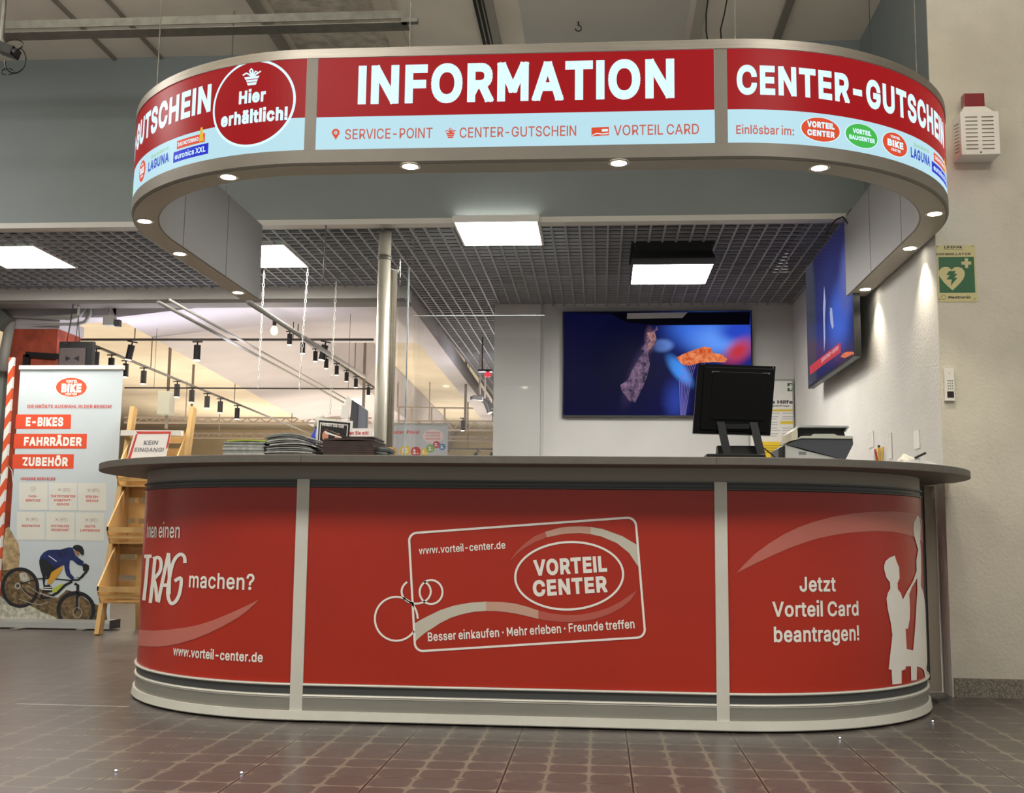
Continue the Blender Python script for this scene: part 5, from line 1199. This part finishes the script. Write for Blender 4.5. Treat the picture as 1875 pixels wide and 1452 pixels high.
Art(BF).poly(jj([(680, 490), (740, 450), (830, 405), (825, 450), (760, 550), (670, 645), (622, 640), (650, 560)])).build('print_leg', OCH, sheet_, .0032)
Art(BF).poly(jj([(520, 340), (535, 280), (580, 225), (640, 195), (720, 190), (800, 190), (860, 172), (920, 158), (960, 165), (975, 200), (1000, 260), (1040, 300), (1110, 350), (1090, 405), (1030, 390), (960, 330), (925, 330), (915, 420), (930, 500), (985, 560), (955, 595), (880, 530), (860, 470), (850, 395), (830, 395), (740, 450), (680, 490), (655, 560), (620, 570), (612, 520), (590, 640), (570, 560), (545, 480), (525, 400)])).build('print_rider', BLU, sheet_, .0036)
Art(BF).poly(jj([(520, 340), (560, 300), (680, 380), (740, 450), (680, 490), (655, 560), (620, 570), (612, 520), (590, 640), (570, 560), (545, 480), (525, 400)])).build('print_shorts', BLK, sheet_, .0042)
Art(BF).poly(jj([(1090, 385), (1130, 370), (1180, 400), (1178, 450), (1150, 490), (1100, 470)])).build('print_glove', BLK, sheet_, .0042)
Art(BF).poly(jj([(960, 172), (972, 145), (1000, 128), (1045, 127), (1090, 150), (1112, 200), (1110, 255), (1085, 268), (1050, 225), (1000, 200)])).build('print_helmet', BLK, sheet_, .0042)
Art(BF).poly(jj([(980, 195), (1040, 215), (1055, 255), (1030, 275), (1000, 245)])).build('print_face', mat('print_skin', (150, 110, 80), .5), sheet_, .0044)
a = Art(BF).poly(jj([(575, 735), (585, 665), (655, 650), (690, 690), (695, 745), (620, 760)])); a.build('print_shoe', BLK, sheet_, .004)
a = Art(BF).line(jj([(585, 690), (680, 690)]), 1.4); a.line(jj([(580, 715), (688, 720)]), 1.4); a.line(jj([(645, 270), (750, 345)]), 1.2); a.build('print_stripe', WTI, sheet_, .0046)

# ------------------------------------------------------------------ wooden crate rack with the no-entrance notice
t = thing('crate_rack', (-3.05, 3.65, 0), 'leaning pine rack of stacked slatted crates beside the roll-up banner', 'rack')
xl, xr = -3.285, -2.80
def rail_y(z): return 3.42+z*.235
for x in (xl, xr):
    MB().bar((x, 3.43, 0), (x, rail_y(1.74)+.01, 1.74), .035, .075, (0, 1, 0)).bevel(.003).build('side_rail', WOOD, t)
for x in (xl+.04, xr-.04): MB().bar((x, 4.06, 0), (x, 3.86, 1.45), .03, .06, (0, 1, 0)).build('rear_leg', WOOD, t)
for zc_, nm in ((.33, 'lowest'), (.765, 'middle'), (1.20, 'top')):
    yc_ = rail_y(zc_); 
    fr_ = Vector((0, yc_-.17, zc_)); a0 = xl+.02; a1 = xr-.02
    def W_(x, f, h_): return Vector((x, yc_-.17+.30*f*.95-0*h_, zc_-.06*0+0)) 
    cr = MB().box(a0, a1, yc_-.175, yc_-.160, zc_-.01, zc_+.03).build('crate', WOOD, t); cr['label'] = nm+' crate'
    MB().box(a0, a1, yc_-.150, yc_-.135, zc_-.055, zc_-.03).build('slat', WOOD, cr)
    for k in range(4): MB().box(a0, a1, yc_-.115+k*.075, yc_-.065+k*.075, zc_-.095-.012*k*0, zc_-.083).build('slat', WOOD, cr)
    for x in (a0, a1-.012):
        b = MB(); b.prism([(yc_-.175, zc_+.0), (yc_-.115, zc_-.095), (yc_+.17, zc_-.095), (yc_+.17, zc_+.345), (yc_+.10, zc_+.345), (yc_-.175, zc_+.035)], lambda p, q, d: (x+d, p, q), 0, .012); b.build('side_board', WOOD, cr)
    MB().box(a0, a1, yc_+.17, yc_+.182, zc_-.095, zc_+.06).build('back_board', WOOD, cr); MB().box(a0, a1, yc_+.17, yc_+.182, zc_+.10, zc_+.22).build('back_board', WOOD, cr); MB().box(a0, a1, yc_+.17, yc_+.182, zc_+.26, zc_+.345).build('back_board', WOOD, cr)
    MB().box(a0+.15, a0+.19, yc_+.155, yc_+.169, zc_-.08, zc_+.30).build('back_batten', WOOD, cr)
zb1 = 1.525; yb1 = rail_y(zb1)-.095
MB().box(xl-.03, xr-.03, yb1, yb1+.057, zb1-.02, zb1+.022).build('top_bar', WHITEP, t)
nt_ = thing('no_entrance_notice', (-3.0, yb1-.02, 1.3), 'tilted white notice with red border reading KEIN EINGANG on the rack', 'notice')
NQ = FlatY(yb1-.012)
nk = lambda pts: [(160+x*180/1452, 740+y*180/1452) for x, y in pts]
nq = [at(*p, y=yb1-.006) for p in nk([(705, 385), (1248, 385), (1140, 870), (555, 880)])]
b = MB().hexa([nq[3], nq[2], nq[2]+Vector((0, .003, 0)), nq[3]+Vector((0, .003, 0)), nq[0], nq[1], nq[1]+Vector((0, .003, 0)), nq[0]+Vector((0, .003, 0))])
pc_ = b.build('card', PAPER, nt_)
NQ = FlatY(yb1-.006)
a = Art(NQ); RB = mat('notice_red', (206, 72, 62), .5)
a.poly(nk([(718, 402), (1240, 402), (1232, 436), (745, 440)])); a.build('red_border', RB, pc_, .001)
Art(NQ).poly(nk([(718, 440), (745, 440), (620, 865), (578, 865)])).build('red_border', RB, pc_, .001)
Art(NQ).poly(nk([(1206, 436), (1232, 436), (1190, 640), (1158, 665)])).build('red_border', RB, pc_, .001)
GI = mat('ink_grey', (128, 130, 134), .5)
TX(NQ, pc_, GI, (160, 740), 180/1452, 'KEIN', (828, 598), (1035, 596), 62, off=.001, bold=.03, slant=.2); TX(NQ, pc_, GI, (160, 740), 180/1452, 'EINGANG!', (690, 702), (1122, 696), 60, off=.001, bold=.03, slant=.2)

# ------------------------------------------------------------------ things to the far left
t = thing('red_column', (-4.78, 5.3, 0), 'column plastered in brushed terracotta red behind the banner', 'column')
b = MB().box(-5.0, -4.56, 5.0, 5.45, 0, 2.60); RC = mat('terracotta_plaster', (160, 70, 48), .8, noise=(7, .3), bump=(16, .4)); b.build('shaft', RC, t)
MB().bar((-4.84, 4.98, 2.36), (-4.36, 4.98, 2.33), .02, .05).build('bracket', BLACKM, t)
MB().box(-4.86, -4.80, 4.97, 5.0, 2.2, 2.36).build('bracket', BLACKM, t)
MB().box(-5.02, -4.54, 4.99, 5.47, 2.60, 2.70).build('capital', LILAC, t)
# pipes above the column
PG_ = mat('pipe_grey_paint', (158, 156, 150), .5)
t = thing('service_pipes', (-4.6, 4.95, 2.7), 'grey painted pipes bending under the ceiling above the red column', 'pipes')
MB().tube([(-4.30, 4.94, 3.3), (-4.30, 4.94, 2.78), (-4.34, 4.94, 2.72), (-4.42, 4.94, 2.70), (-4.98, 4.94, 2.70)], .032, 14).smooth().build('pipe', PG_, t)
MB().tube([(-4.23, 4.93, 3.3), (-4.23, 4.93, 2.72), (-4.27, 4.93, 2.65), (-4.35, 4.93, 2.63), (-4.9, 4.93, 2.63)], .018, 12).smooth().build('pipe', PG_, t)
t = thing('junction_box', (-4.0, 4.9, 2.64), 'small grey junction box with a conduit above the hanging screen', 'junction box')
MB().box(-4.07, -3.97, 4.86, 4.93, 2.61, 2.70).bevel(.004).build('box', PG_, t); MB().tube([(-4.03, 4.90, 2.70), (-4.03, 4.90, 2.82)], .010, 10).build('conduit', PG_, t)
MB().box(-3.965, -3.92, 4.87, 4.92, 2.60, 2.66).build('socket', BLACKM, t)
# hanging black screen seen from behind
hs = lambda x, y, yy=4.7: at(x*260/1875, 540+y*260/1875, y=yy)
A, B_ = hs(785, 615), hs(1240, 615); zlo = hs(1000, 960).z-.12
t = thing('hanging_screen', ((A.x+B_.x)/2, 4.7, zlo), 'black flat screen hanging above the banner, its back towards the hall', 'screen')
MB().box(A.x, B_.x, 4.7, 4.74, zlo, A.z).bevel(.004).build('casing', BLACKP, t)
c1, c2 = hs(800, 705), hs(1130, 920)
MB().box(c1.x, c2.x, 4.685, 4.699, zlo+.05, c1.z).build('rear_panel', mat('brown_grey_panel', (84, 74, 74), .5), t)
FQ = FlatY(4.685); hh = lambda pts: [(x*260/1875, 540+y*260/1875) for x, y in pts]
Art(FQ).poly(hh([(865, 805), (935, 840), (865, 875)])).build('triangle_mark', BLACKP, t, .001); Art(FQ).poly(hh([(1045, 800), (970, 840), (1045, 878)])).build('triangle_mark', BLACKP, t, .001)
MB().tube([hs(880, 640, 4.66), hs(930, 380, 4.66), (hs(985, 110, 4.62).x, 4.62, 2.90)], .006, 8).build('cable', BLACKP, t)
for xx in (1000, 1050): MB().tube([hs(xx, 614, 4.70), (hs(1035, 280, 4.7).x, 4.70, hs(1035, 280, 4.7).z)], .003, 6).build('hanging_wire', BLACKP, t)
MB().tube([(hs(1035, 280, 4.7).x, 4.70, hs(1035, 280, 4.7).z), (hs(1035, 100, 4.7).x, 4.70, 3.3)], .012, 8).build('hanging_rod', PG_, t)
# striped pole, red board and grey box at the frame edge
t = thing('striped_pole', (-4.6, 4.3, 0), 'thin post banded in orange and white stripes left of the banner', 'post')
sA = at(23, 655, y=4.35); sB = at(14, 905, y=4.35)
zt5 = sA.z
STR = bpy.data.materials.new('stripes'); STR.use_nodes = True; nt2 = STR.node_tree; bs = nt2.nodes['Principled BSDF']; tc = nt2.nodes.new('ShaderNodeTexCoord'); sx_ = nt2.nodes.new('ShaderNodeSeparateXYZ'); nt2.links.new(tc.outputs['Object'], sx_.inputs[0])
m1 = nt2.nodes.new('ShaderNodeMath'); m1.operation = 'MULTIPLY_ADD'; m1.inputs[1].default_value = 5.2; nt2.links.new(sx_.outputs[2], m1.inputs[0]); mm = nt2.nodes.new('ShaderNodeMath'); mm.operation = 'MULTIPLY'; mm.inputs[1].default_value = -9; nt2.links.new(sx_.outputs[0], mm.inputs[0]); nt2.links.new(mm.outputs[0], m1.inputs[2])
fr2 = nt2.nodes.new('ShaderNodeMath'); fr2.operation = 'FRACT'; nt2.links.new(m1.outputs[0], fr2.inputs[0]); lt = nt2.nodes.new('ShaderNodeMath'); lt.operation = 'LESS_THAN'; lt.inputs[1].default_value = .5; nt2.links.new(fr2.outputs[0], lt.inputs[0])
mx2 = nt2.nodes.new('ShaderNodeMix'); mx2.data_type = 'RGBA'; mx2.inputs[6].default_value = (*lin((226, 226, 222)), 1); mx2.inputs[7].default_value = (*lin((214, 84, 44)), 1); nt2.links.new(lt.outputs[0], mx2.inputs[0]); nt2.links.new(mx2.outputs[2], bs.inputs['Base Color'])
MB().box(sA.x-.022, sA.x+.022, 4.33, 4.36, .02, zt5).build('post', STR, t); MB().box(sA.x-.12, sA.x+.12, 4.25, 4.45, 0, .02).build('foot', STEEL, t)
t = thing('red_display_board', (-5.1, 4.5, 0), 'tall red display board cut by the edge of the view', 'display board')
rb = at(28, 780, y=4.45); MB().box(-5.7, sA.x-.16, 4.42, 4.45, .45, rb.z).build('board', mat('board_red', (176, 60, 50), .5, noise=(2, .12)), t)
Art(FlatY(4.42)).line([(0, 870), (14, 850), (22, 862), (26, 905)], 1.6).build('white_line', WTI, t, .001)
MB().box(-5.7, sA.x-.16, 4.40, 4.50, 0, .45).build('dark_base', BLACKM, t)
tag(MB().box(-5.9, -5.06, 5.02, 5.3, 0, at(10, 672, y=5.02).z).build('grey_cabinet', mat('cabinet_grey_green', (140, 144, 138), .5, noise=(2, .1))), 'tall grey cabinet behind the striped post at the frame edge', 'cabinet')
tag(MB().bar((-5.6, 4.88, 3.2), (-4.99, 4.88, 2.62), .12, .16).build('sloping_beam', mat('beam_dark_grey', (104, 104, 98), .6)), 'dark grey sloping beam left of the pipes', 'beam')
tag(MB().tube([(-4.99, 4.95, 2.66), (-5.02, 4.95, 2.4), (-5.03, 4.95, 2.2)], .045, 12).smooth().build('drain_pipe', PG_), 'grey vertical drain pipe left of the red column', 'pipe')
tag(MB().box(-3.28, -2.86, 4.32, 4.62, 0, .17).build('cardboard_carton', mat('carton', (168, 140, 96), .7)), 'low tan carton on the floor behind the crate rack', 'carton')
b = MB().box(-3.05, -2.3, 4.9, 5.6, 0, .0)
b.bm.free()
tag(MB().box(-3.0, -1.9, 4.9, 6.2, 0, .10).build('floor_pallet', mat('pallet_pale', (196, 190, 176), .7, noise=(6, .15))), 'low pale platform on the floor behind the crate rack', 'platform')

# ------------------------------------------------------------------ shop ceiling: rails, spotlights, chains
SPOTW = glow('spot_lens', (255, 232, 190), 7)
RAILM = mat('rail_dark', (74, 68, 62), .5, .3)
def rail(pa, pb, x=None, y=None, label='', w_=.024):
    k = dict(x=x) if x is not None else dict(y=y)
    A = at(*pa, **k); B = at(*pb, **k); d = (B-A)
    t = thing('lighting_rail', (A+B)/2, label, 'lighting rail', 'ceiling lighting rails')
    MB().bar(A, B, w_, w_*.9).build('rail', RAILM, t)
    n = 3 if d.length > 6 else 2
    for i in range(n):
        q_ = A+d*((i+.5)/n); MB().tube([q_+Vector((0, 0, w_*.45)), (q_.x, q_.y, 3.36)], .005, 6).build('hanging_rod', RAILM, t)
    return A, B
proto = None
def make_spot(lit=True):
    t = thing('track_spotlight', (0, 0, 0), 'x', 'spotlight')
    MB().box(-.05, .05, -.012, .012, -.012, 0).build('adapter', BLACKM, t)
    MB().tube([(0, 0, -.012), (0, 0, -.045)], .008, 8).build('neck', BLACKM, t)
    b = MB().tube([(0, 0, -.04), (0, 0, -.19)], .034, 18); h_ = b.build('lamp_head', BLACKM, t)
    MB().tube([(0, 0, -.1885), (0, 0, -.197)], .030, 16).build('lens', SPOTW, h_)
    return t
proto = make_spot(); used = [False]
def spot_at(p, label, group, s=1.0, rot=(0, 0, 0)):
    if not used[0]: o = proto; used[0] = True
    else: o = copy_tree(proto)
    o.location = p; o.scale = (s, s, s); o.rotation_euler = rot; o['label'] = label; o['group'] = group; return o
TH = ['nearest', 'second', 'third', 'fourth', 'fifth', 'sixth', 'seventh', 'eighth', 'ninth', 'tenth']
# long rail running back on the left
A, B_ = rail((170, 632), (575, 797), x=-4.6, label='long rail of spotlights running back above the banner and the crate rack')
LX = -4.6
for i, (px, py) in enumerate([(177, 642), (205, 650), (231, 664), (264, 677), (325, 702), (352, 713), (380, 722), (404, 731), (435, 743)]):
    k = (px-170)/(575-170); q_ = at(px, 632+k*165, x=LX); spot_at(q_-Vector((0, 0, .016)), TH[i]+' small black spotlight on the long rail above the banner and rack', 'spotlights on the long rail', .95 if i < 4 else 1.0)
# rail running back beside the pole
A, B_ = rail((473, 563), (688, 712), x=-2.62, label='rail of spotlights running back just left of the steel pole')
k = (503-473)/215; q_ = at(503, 563+k*149, x=-2.62)
t = thing('bulb_lamp', q_, 'round glowing bulb lamp at the near end of the rail by the pole', 'lamp')
MB().tube([q_+Vector((0, 0, -.016)), q_+Vector((0, 0, -.07))], .018, 12).build('socket', BLACKM, t)
b = MB().lathe(q_+Vector((0, 0, -.155)), [(.001, 0), (.018, .004), (.031, .02), (.034, .04), (.026, .068), (.017, .086)], 16).smooth(); b.build('bulb', glow('warm_bulb', (255, 214, 150), 6), t)
point('bulb_light', q_+Vector((0, -.1, -.2)), 1.5, (1, .75, .45), .04)
for i, (px, py) in enumerate([(531, 617), (555, 636), (578, 648), (598, 658), (617, 671), (635, 682), (652, 695), (675, 710)]):
    k = (px-473)/215; q_ = at(px, 563+k*149, x=-2.62); spot_at(q_-Vector((0, 0, .016)), TH[i]+' small black spotlight on the rail beside the steel pole', 'spotlights on the rail by the pole', .72)
# cross rail
A, B_ = rail((104, 622), (684, 622), y=6.0, label='straight cross rail above the banner carrying three large spotlights')
for i, (px, nm) in enumerate(((243, 'above the banner edge'), (362, 'in the middle of the cross rail'), (597, 'close to the steel pole'))):
    q_ = at(px, 622, y=6.0); spot_at(q_-Vector((0, 0, .016)), 'large black spotlight on the cross rail, '+nm, 'large spotlights on the cross rail', 1.0, (0, (.18, 0, .2)[i], 0))
A = at(228, 710, y=5.6); B_ = at(684, 712, y=5.6)
t = thing('thin_rod', (A+B_)/2, 'thin dark horizontal rod crossing below the cross rail', 'rod'); MB().tube([A, B_], .007, 8).build('rod', RAILM, t)
for k in (.12, .9): q_ = A+(B_-A)*k; MB().tube([q_, (q_.x, q_.y, 3.36)], .002, 6).build('suspension_wire', RAILM, t)
# white chains
CH = mat('chain_white', (206, 206, 200), .4, .3)
def chain(pa, pb, y, label):
    A = at(*pa, y=y); B = at(*pb, y=y); A.z = ZG-.003; d = B-A; L_ = d.length; n = int(L_/.036); b = MB()
    for i in range(n):
        c = A+d*((i+.5)/n); R_ = .0075
        pts = [c+Vector((R_*math.cos(a)*(1 if i % 2 else .12), R_*math.cos(a)*(.12 if i % 2 else 1), .021*math.sin(a))) for a in [k*2*PI/8 for k in range(9)]]
        b.tube(pts, .0021, 5, cap=False)
    return tag(b.build('hanging_chain', CH), label, 'chain', 'white hanging chains')
chain((484, 492), (473, 710), 3.9, 'thin white chain hanging nearest the inner end of the canopy')
chain((564, 485), (548, 712), 3.85, 'bright white chain hanging from the corner of the square lamp')
chain((615, 530), (604, 764), 4.2, 'white chain hanging down towards the photo holder, nearest the pole')
tag(MB().tube([at(597, 412, y=2.6), at(592, 520, y=2.6)], .005, 8).build('hanging_rod', RAILM), 'thin dark rod hanging from the bulkhead left of the pole', 'rod')
# conduits along the shop ceiling
for x, pa, pb, r_p, lb_ in ((-3.0, (290, 553), (629, 737), .014, 'thin pale conduit pair running back under the lilac ceiling beam'), (-2.1, (455, 553), (668, 690), .02, 'pale round pipe running back under the shop ceiling beside the pole')):
    A = at(*pa, x=x); B = at(*pb, x=x)
    t = thing('ceiling_conduit', (A+B)/2, lb_, 'conduit'); MB().tube([A, B], r_p, 10).smooth().build('pipe', PG_, t)
    if x == -3.0: MB().tube([A+Vector((.08, 0, .02)), B+Vector((.08, 0, .02))], r_p*.8, 10).smooth().build('pipe', PG_, t)
# far trusses and cable ladders
GT = mat('truss_grey', (150, 138, 128), .6)
def truss(pa, pb, y, h_, label):
    A = at(*pa, y=y); B = at(*pb, y=y); t = thing('cable_ladder', (A+B)/2, label, 'cable ladder', 'cable ladders of the shop')
    b = MB().box(A.x, B.x, y-.02, y+.02, A.z-h_/2, A.z-h_/2+.03); b.box(A.x, B.x, y-.02, y+.02, A.z+h_/2-.03, A.z+h_/2); b.build('chord', GT, t)
    b = MB(); n = int((B.x-A.x)/.22)
    for i in range(n):
        x0 = A.x+(B.x-A.x)*i/n; x1 = A.x+(B.x-A.x)*(i+.5)/n; x2 = A.x+(B.x-A.x)*(i+1)/n
        b.bar((x0, y, A.z-h_/2+.02), (x1, y, A.z+h_/2-.02), .018); b.bar((x1, y, A.z+h_/2-.02), (x2, y, A.z-h_/2+.02), .018)
    o = b.build('web', GT, t); o['kind'] = 'stuff'
    b = MB()
    for k in (.25, .75): x = A.x+(B.x-A.x)*k; b.tube([(x, y, A.z+h_/2), (x, y, 3.36)], .01, 6)
    b.build('hanging_rod', GT, t)
truss((228, 769), (680, 771), 14.0, .12, 'long grey cable ladder crossing behind the spotlights, left of the pole')
truss((335, 797), (600, 799), 17.0, .12, 'lower distant cable ladder behind the fanned leaflets')
truss((728, 779), (960, 781), 14.0, .18, 'wide grey cable ladder right of the pole above the price poster')
truss((820, 803), (960, 804), 16.0, .1, 'thin distant cable ladder right of the price poster')
t = thing('pipe_railing', (-.6, 12.5, 2.5), 'slim grey pipe frame hanging above the cable ladder right of the pole', 'pipe frame')
A = at(728, 746, y=13.0); B_ = at(915, 748, y=13.0); MB().tube([A, B_], .015, 8).build('top_pipe', GT, t)
for px in (730, 754, 790, 814): a_ = at(px, 746, y=13.0); c_ = at(px, 774, y=13.0); MB().tube([a_, c_], .015, 8).build('post', GT, t)
MB().tube([A, (A.x, A.y, 3.36)], .012, 6).build('hanging_rod', GT, t)
def hang(px, y0, y1, yy, label, w_=.03):
    a_ = at(px, y0, y=yy); c_ = at(px, y1, y=yy); tag(MB().bar((a_.x, yy, c_.z), (a_.x, yy, 3.36), w_).build('ceiling_post', mat('post_grey', (120, 110, 100), .6)), label, 'post')
hang(309, 690, 785, 9.5, 'grey vertical post hanging beside the distribution box'); hang(352, 725, 800, 12.0, 'slim grey post hanging right of the crate rack'); hang(667, 690, 775, 8.5, 'dark vertical post hanging just left of the pole')
hang(853, 695, 790, 10.0, 'thin post hanging right of the pole by the small camera')
A = at(289, 716, y=9.3); B_ = at(309, 758, y=9.3)
tag(MB().box(A.x, B_.x, 9.3, 9.484, B_.z, A.z).bevel(.01).build('distribution_box', mat('box_grey_green', (150, 152, 140), .5)), 'grey distribution box hanging on the post above the rack', 'box')
A = at(645, 716, y=12.0); B_ = at(664, 745, y=12.0)
t = thing('lit_tube_lamp', (A.x, 12, B_.z), 'short bright white tube lamp behind the grey document tray', 'lamp'); MB().tube([((A.x+B_.x)/2, 12, B_.z), ((A.x+B_.x)/2, 12, A.z)], .05, 14).build('tube', glow('white_tube', (255, 252, 240), 6), t); MB().tube([((A.x+B_.x)/2, 12, A.z), ((A.x+B_.x)/2, 12, 3.36)], .01, 6).build('hanging_rod', GT, t)
# two spotlights low on the right, an aimed one, a small camera and the red signal
A, B_ = rail((822, 822), (960, 823), y=12.0, label='short distant rail low beside the rear wall pier', w_=.03)
for i, (px, nm) in enumerate(((876, 'brightly lit and aimed left'), (905, 'dark and nearest the pier'))):
    q_ = at(px, 823, y=12.0); spot_at(q_-Vector((0, 0, .016)), 'small spotlight on the short distant rail, '+nm, 'spotlights on the short distant rail', .95, (0, .5, 0))
q_ = at(888, 730, y=8.4); spot_at(q_, 'dark spotlight tilted to the side near the rear wall pier', 'spotlights by the corridor', .95, (0, -.35, 0))
tag(MB().tube([q_, (q_.x, q_.y, 3.36)], .01, 6).build('hanging_rod', GT), 'thin rod holding the tilted spotlight by the rear wall pier', 'rod')
q_ = at(848, 765, y=10.0); spot_at(q_, 'dark spotlight hanging straight down above the price poster', 'spotlights by the corridor', .9)
q_ = at(875, 729, y=8.0)
t = thing('corridor_camera', q_, 'small grey camera on a bracket near the rear wall pier', 'camera')
MB().obox(q_, (.12, .1, .05), (0, .1, 0)).bevel(.006).build('camera_body', mat('camera_grey', (120, 118, 112), .4), t); MB().tube([q_+Vector((-.06, 0, 0)), q_+Vector((-.085, -.01, 0))], .02, 12).build('camera_lens', BLACKP, t); MB().tube([q_+Vector((.02, 0, .02)), (q_.x+.02, q_.y, 2.85)], .012, 8).build('bracket', GT, t)
q_ = at(893, 686, y=7.0); t = thing('signal_lamp', q_, 'small red signal lamp below the lattice ceiling by the pier', 'lamp')
MB().lathe(q_, [(.001, -.03), (.03, -.02), (.038, 0), (.03, .02), (.012, .03)], 14).build('lens', glow('signal_red', (250, 70, 84), 1.1), t); MB().box(q_.x-.10, q_.x+.05, 6.95, 7.05, q_.z+.03, q_.z+.05).build('bracket', BLACKM, t)
MB().tube([(q_.x-.06, 7.0, q_.z+.05), (q_.x-.06, 7.0, ZG)], .008, 6).build('hanging_rod', BLACKM, t)
A = at(432-0, 0, y=7.0)
# price poster (the cartoon figure is left out)
pp = lambda x, y: (700+x*240/1245, 560+y*240/1245)
A = at(*pp(120, 1130), y=6.2); B_ = at(*pp(620, 1425), y=6.2)
t = thing('price_poster', ((A.x+B_.x)/2, 6.2, B_.z-.2), 'light grey price poster with red lettering and coloured number discs behind the glass', 'poster')
pb_ = MB().box(A.x-.05, B_.x, 6.2, 6.206, B_.z-.3, A.z).build('poster_sheet', mat('poster_grey', (188, 190, 192), .5), t)
MB().box(A.x-.05, B_.x, 6.194, 6.21, A.z, A.z+.02).build('top_strip', ALU, t)
for x in (A.x+.02, B_.x-.05): MB().box(x, x+.02, 6.207, 6.23, 0, A.z).build('stand_leg', STEEL, t)
FP = FlatY(6.2)
TX(FP, pb_, RDI, (700, 560), 240/1245, 'esten Preis!', (95, 1215), (352, 1212), 32, off=.001, bold=.04)
Art(FP).ell(pp(483, 1238), 100*240/1245, 66*240/1245).build('speech_bubble', mat('bubble_rose', (226, 204, 200), .5), pb_, .001)
for i, w_ in enumerate(('Wasserkocher', 'zur VORTEIL', 'Kundenpreise')): TX(FP, pb_, RDI, (700, 560), 240/1245, w_, (412, 1212+i*29), (552, 1211+i*29), 17, off=.002, bold=.02)
for cx, cy, r_, col, tx in ((215, 1375, 50, (222, 184, 50), '50'), (318, 1385, 48, (196, 50, 44), '1.'), (400, 1388, 36, (226, 190, 50), '1.'), (458, 1355, 40, (130, 170, 70), '2.'), (515, 1318, 34, (190, 50, 60), '2.'), (570, 1340, 32, (70, 120, 170), '3.')):
    Art(FP).ell(pp(cx, cy), r_*240/1245, r_*240/1245, n=28).build('number_disc', mat('disc_%d_%d' % (cx, cy), col, .5), pb_, .0015)
    TX(FP, pb_, WTI, (700, 560), 240/1245, tx, (cx-r_*.55, cy+r_*.45), (cx+r_*.5, cy+r_*.45), r_*.9, off=.0025, bold=.05)

# glowing studs for the floor's sparkles, and a strip for a reflected line
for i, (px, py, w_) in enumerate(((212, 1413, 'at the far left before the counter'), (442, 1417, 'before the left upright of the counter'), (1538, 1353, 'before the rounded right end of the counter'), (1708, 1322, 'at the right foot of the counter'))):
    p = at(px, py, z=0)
    t = thing('floor_stud', (p.x, p.y, 0), 'tiny bright floor stud '+w_, 'floor stud', 'studs in the floor')
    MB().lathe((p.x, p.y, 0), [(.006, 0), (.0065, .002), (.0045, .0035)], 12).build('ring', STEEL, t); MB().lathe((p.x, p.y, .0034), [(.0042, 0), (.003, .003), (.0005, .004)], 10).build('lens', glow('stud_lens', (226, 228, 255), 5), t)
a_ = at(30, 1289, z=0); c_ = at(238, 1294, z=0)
struct(MB().box(a_.x, c_.x, a_.y-.006, a_.y+.006, 0, .0015).build('floor_reflection_strip', mat('reflection_bright', (214, 212, 206), .25, .6)))  # bright reflected line on the floor, built as a thin strip
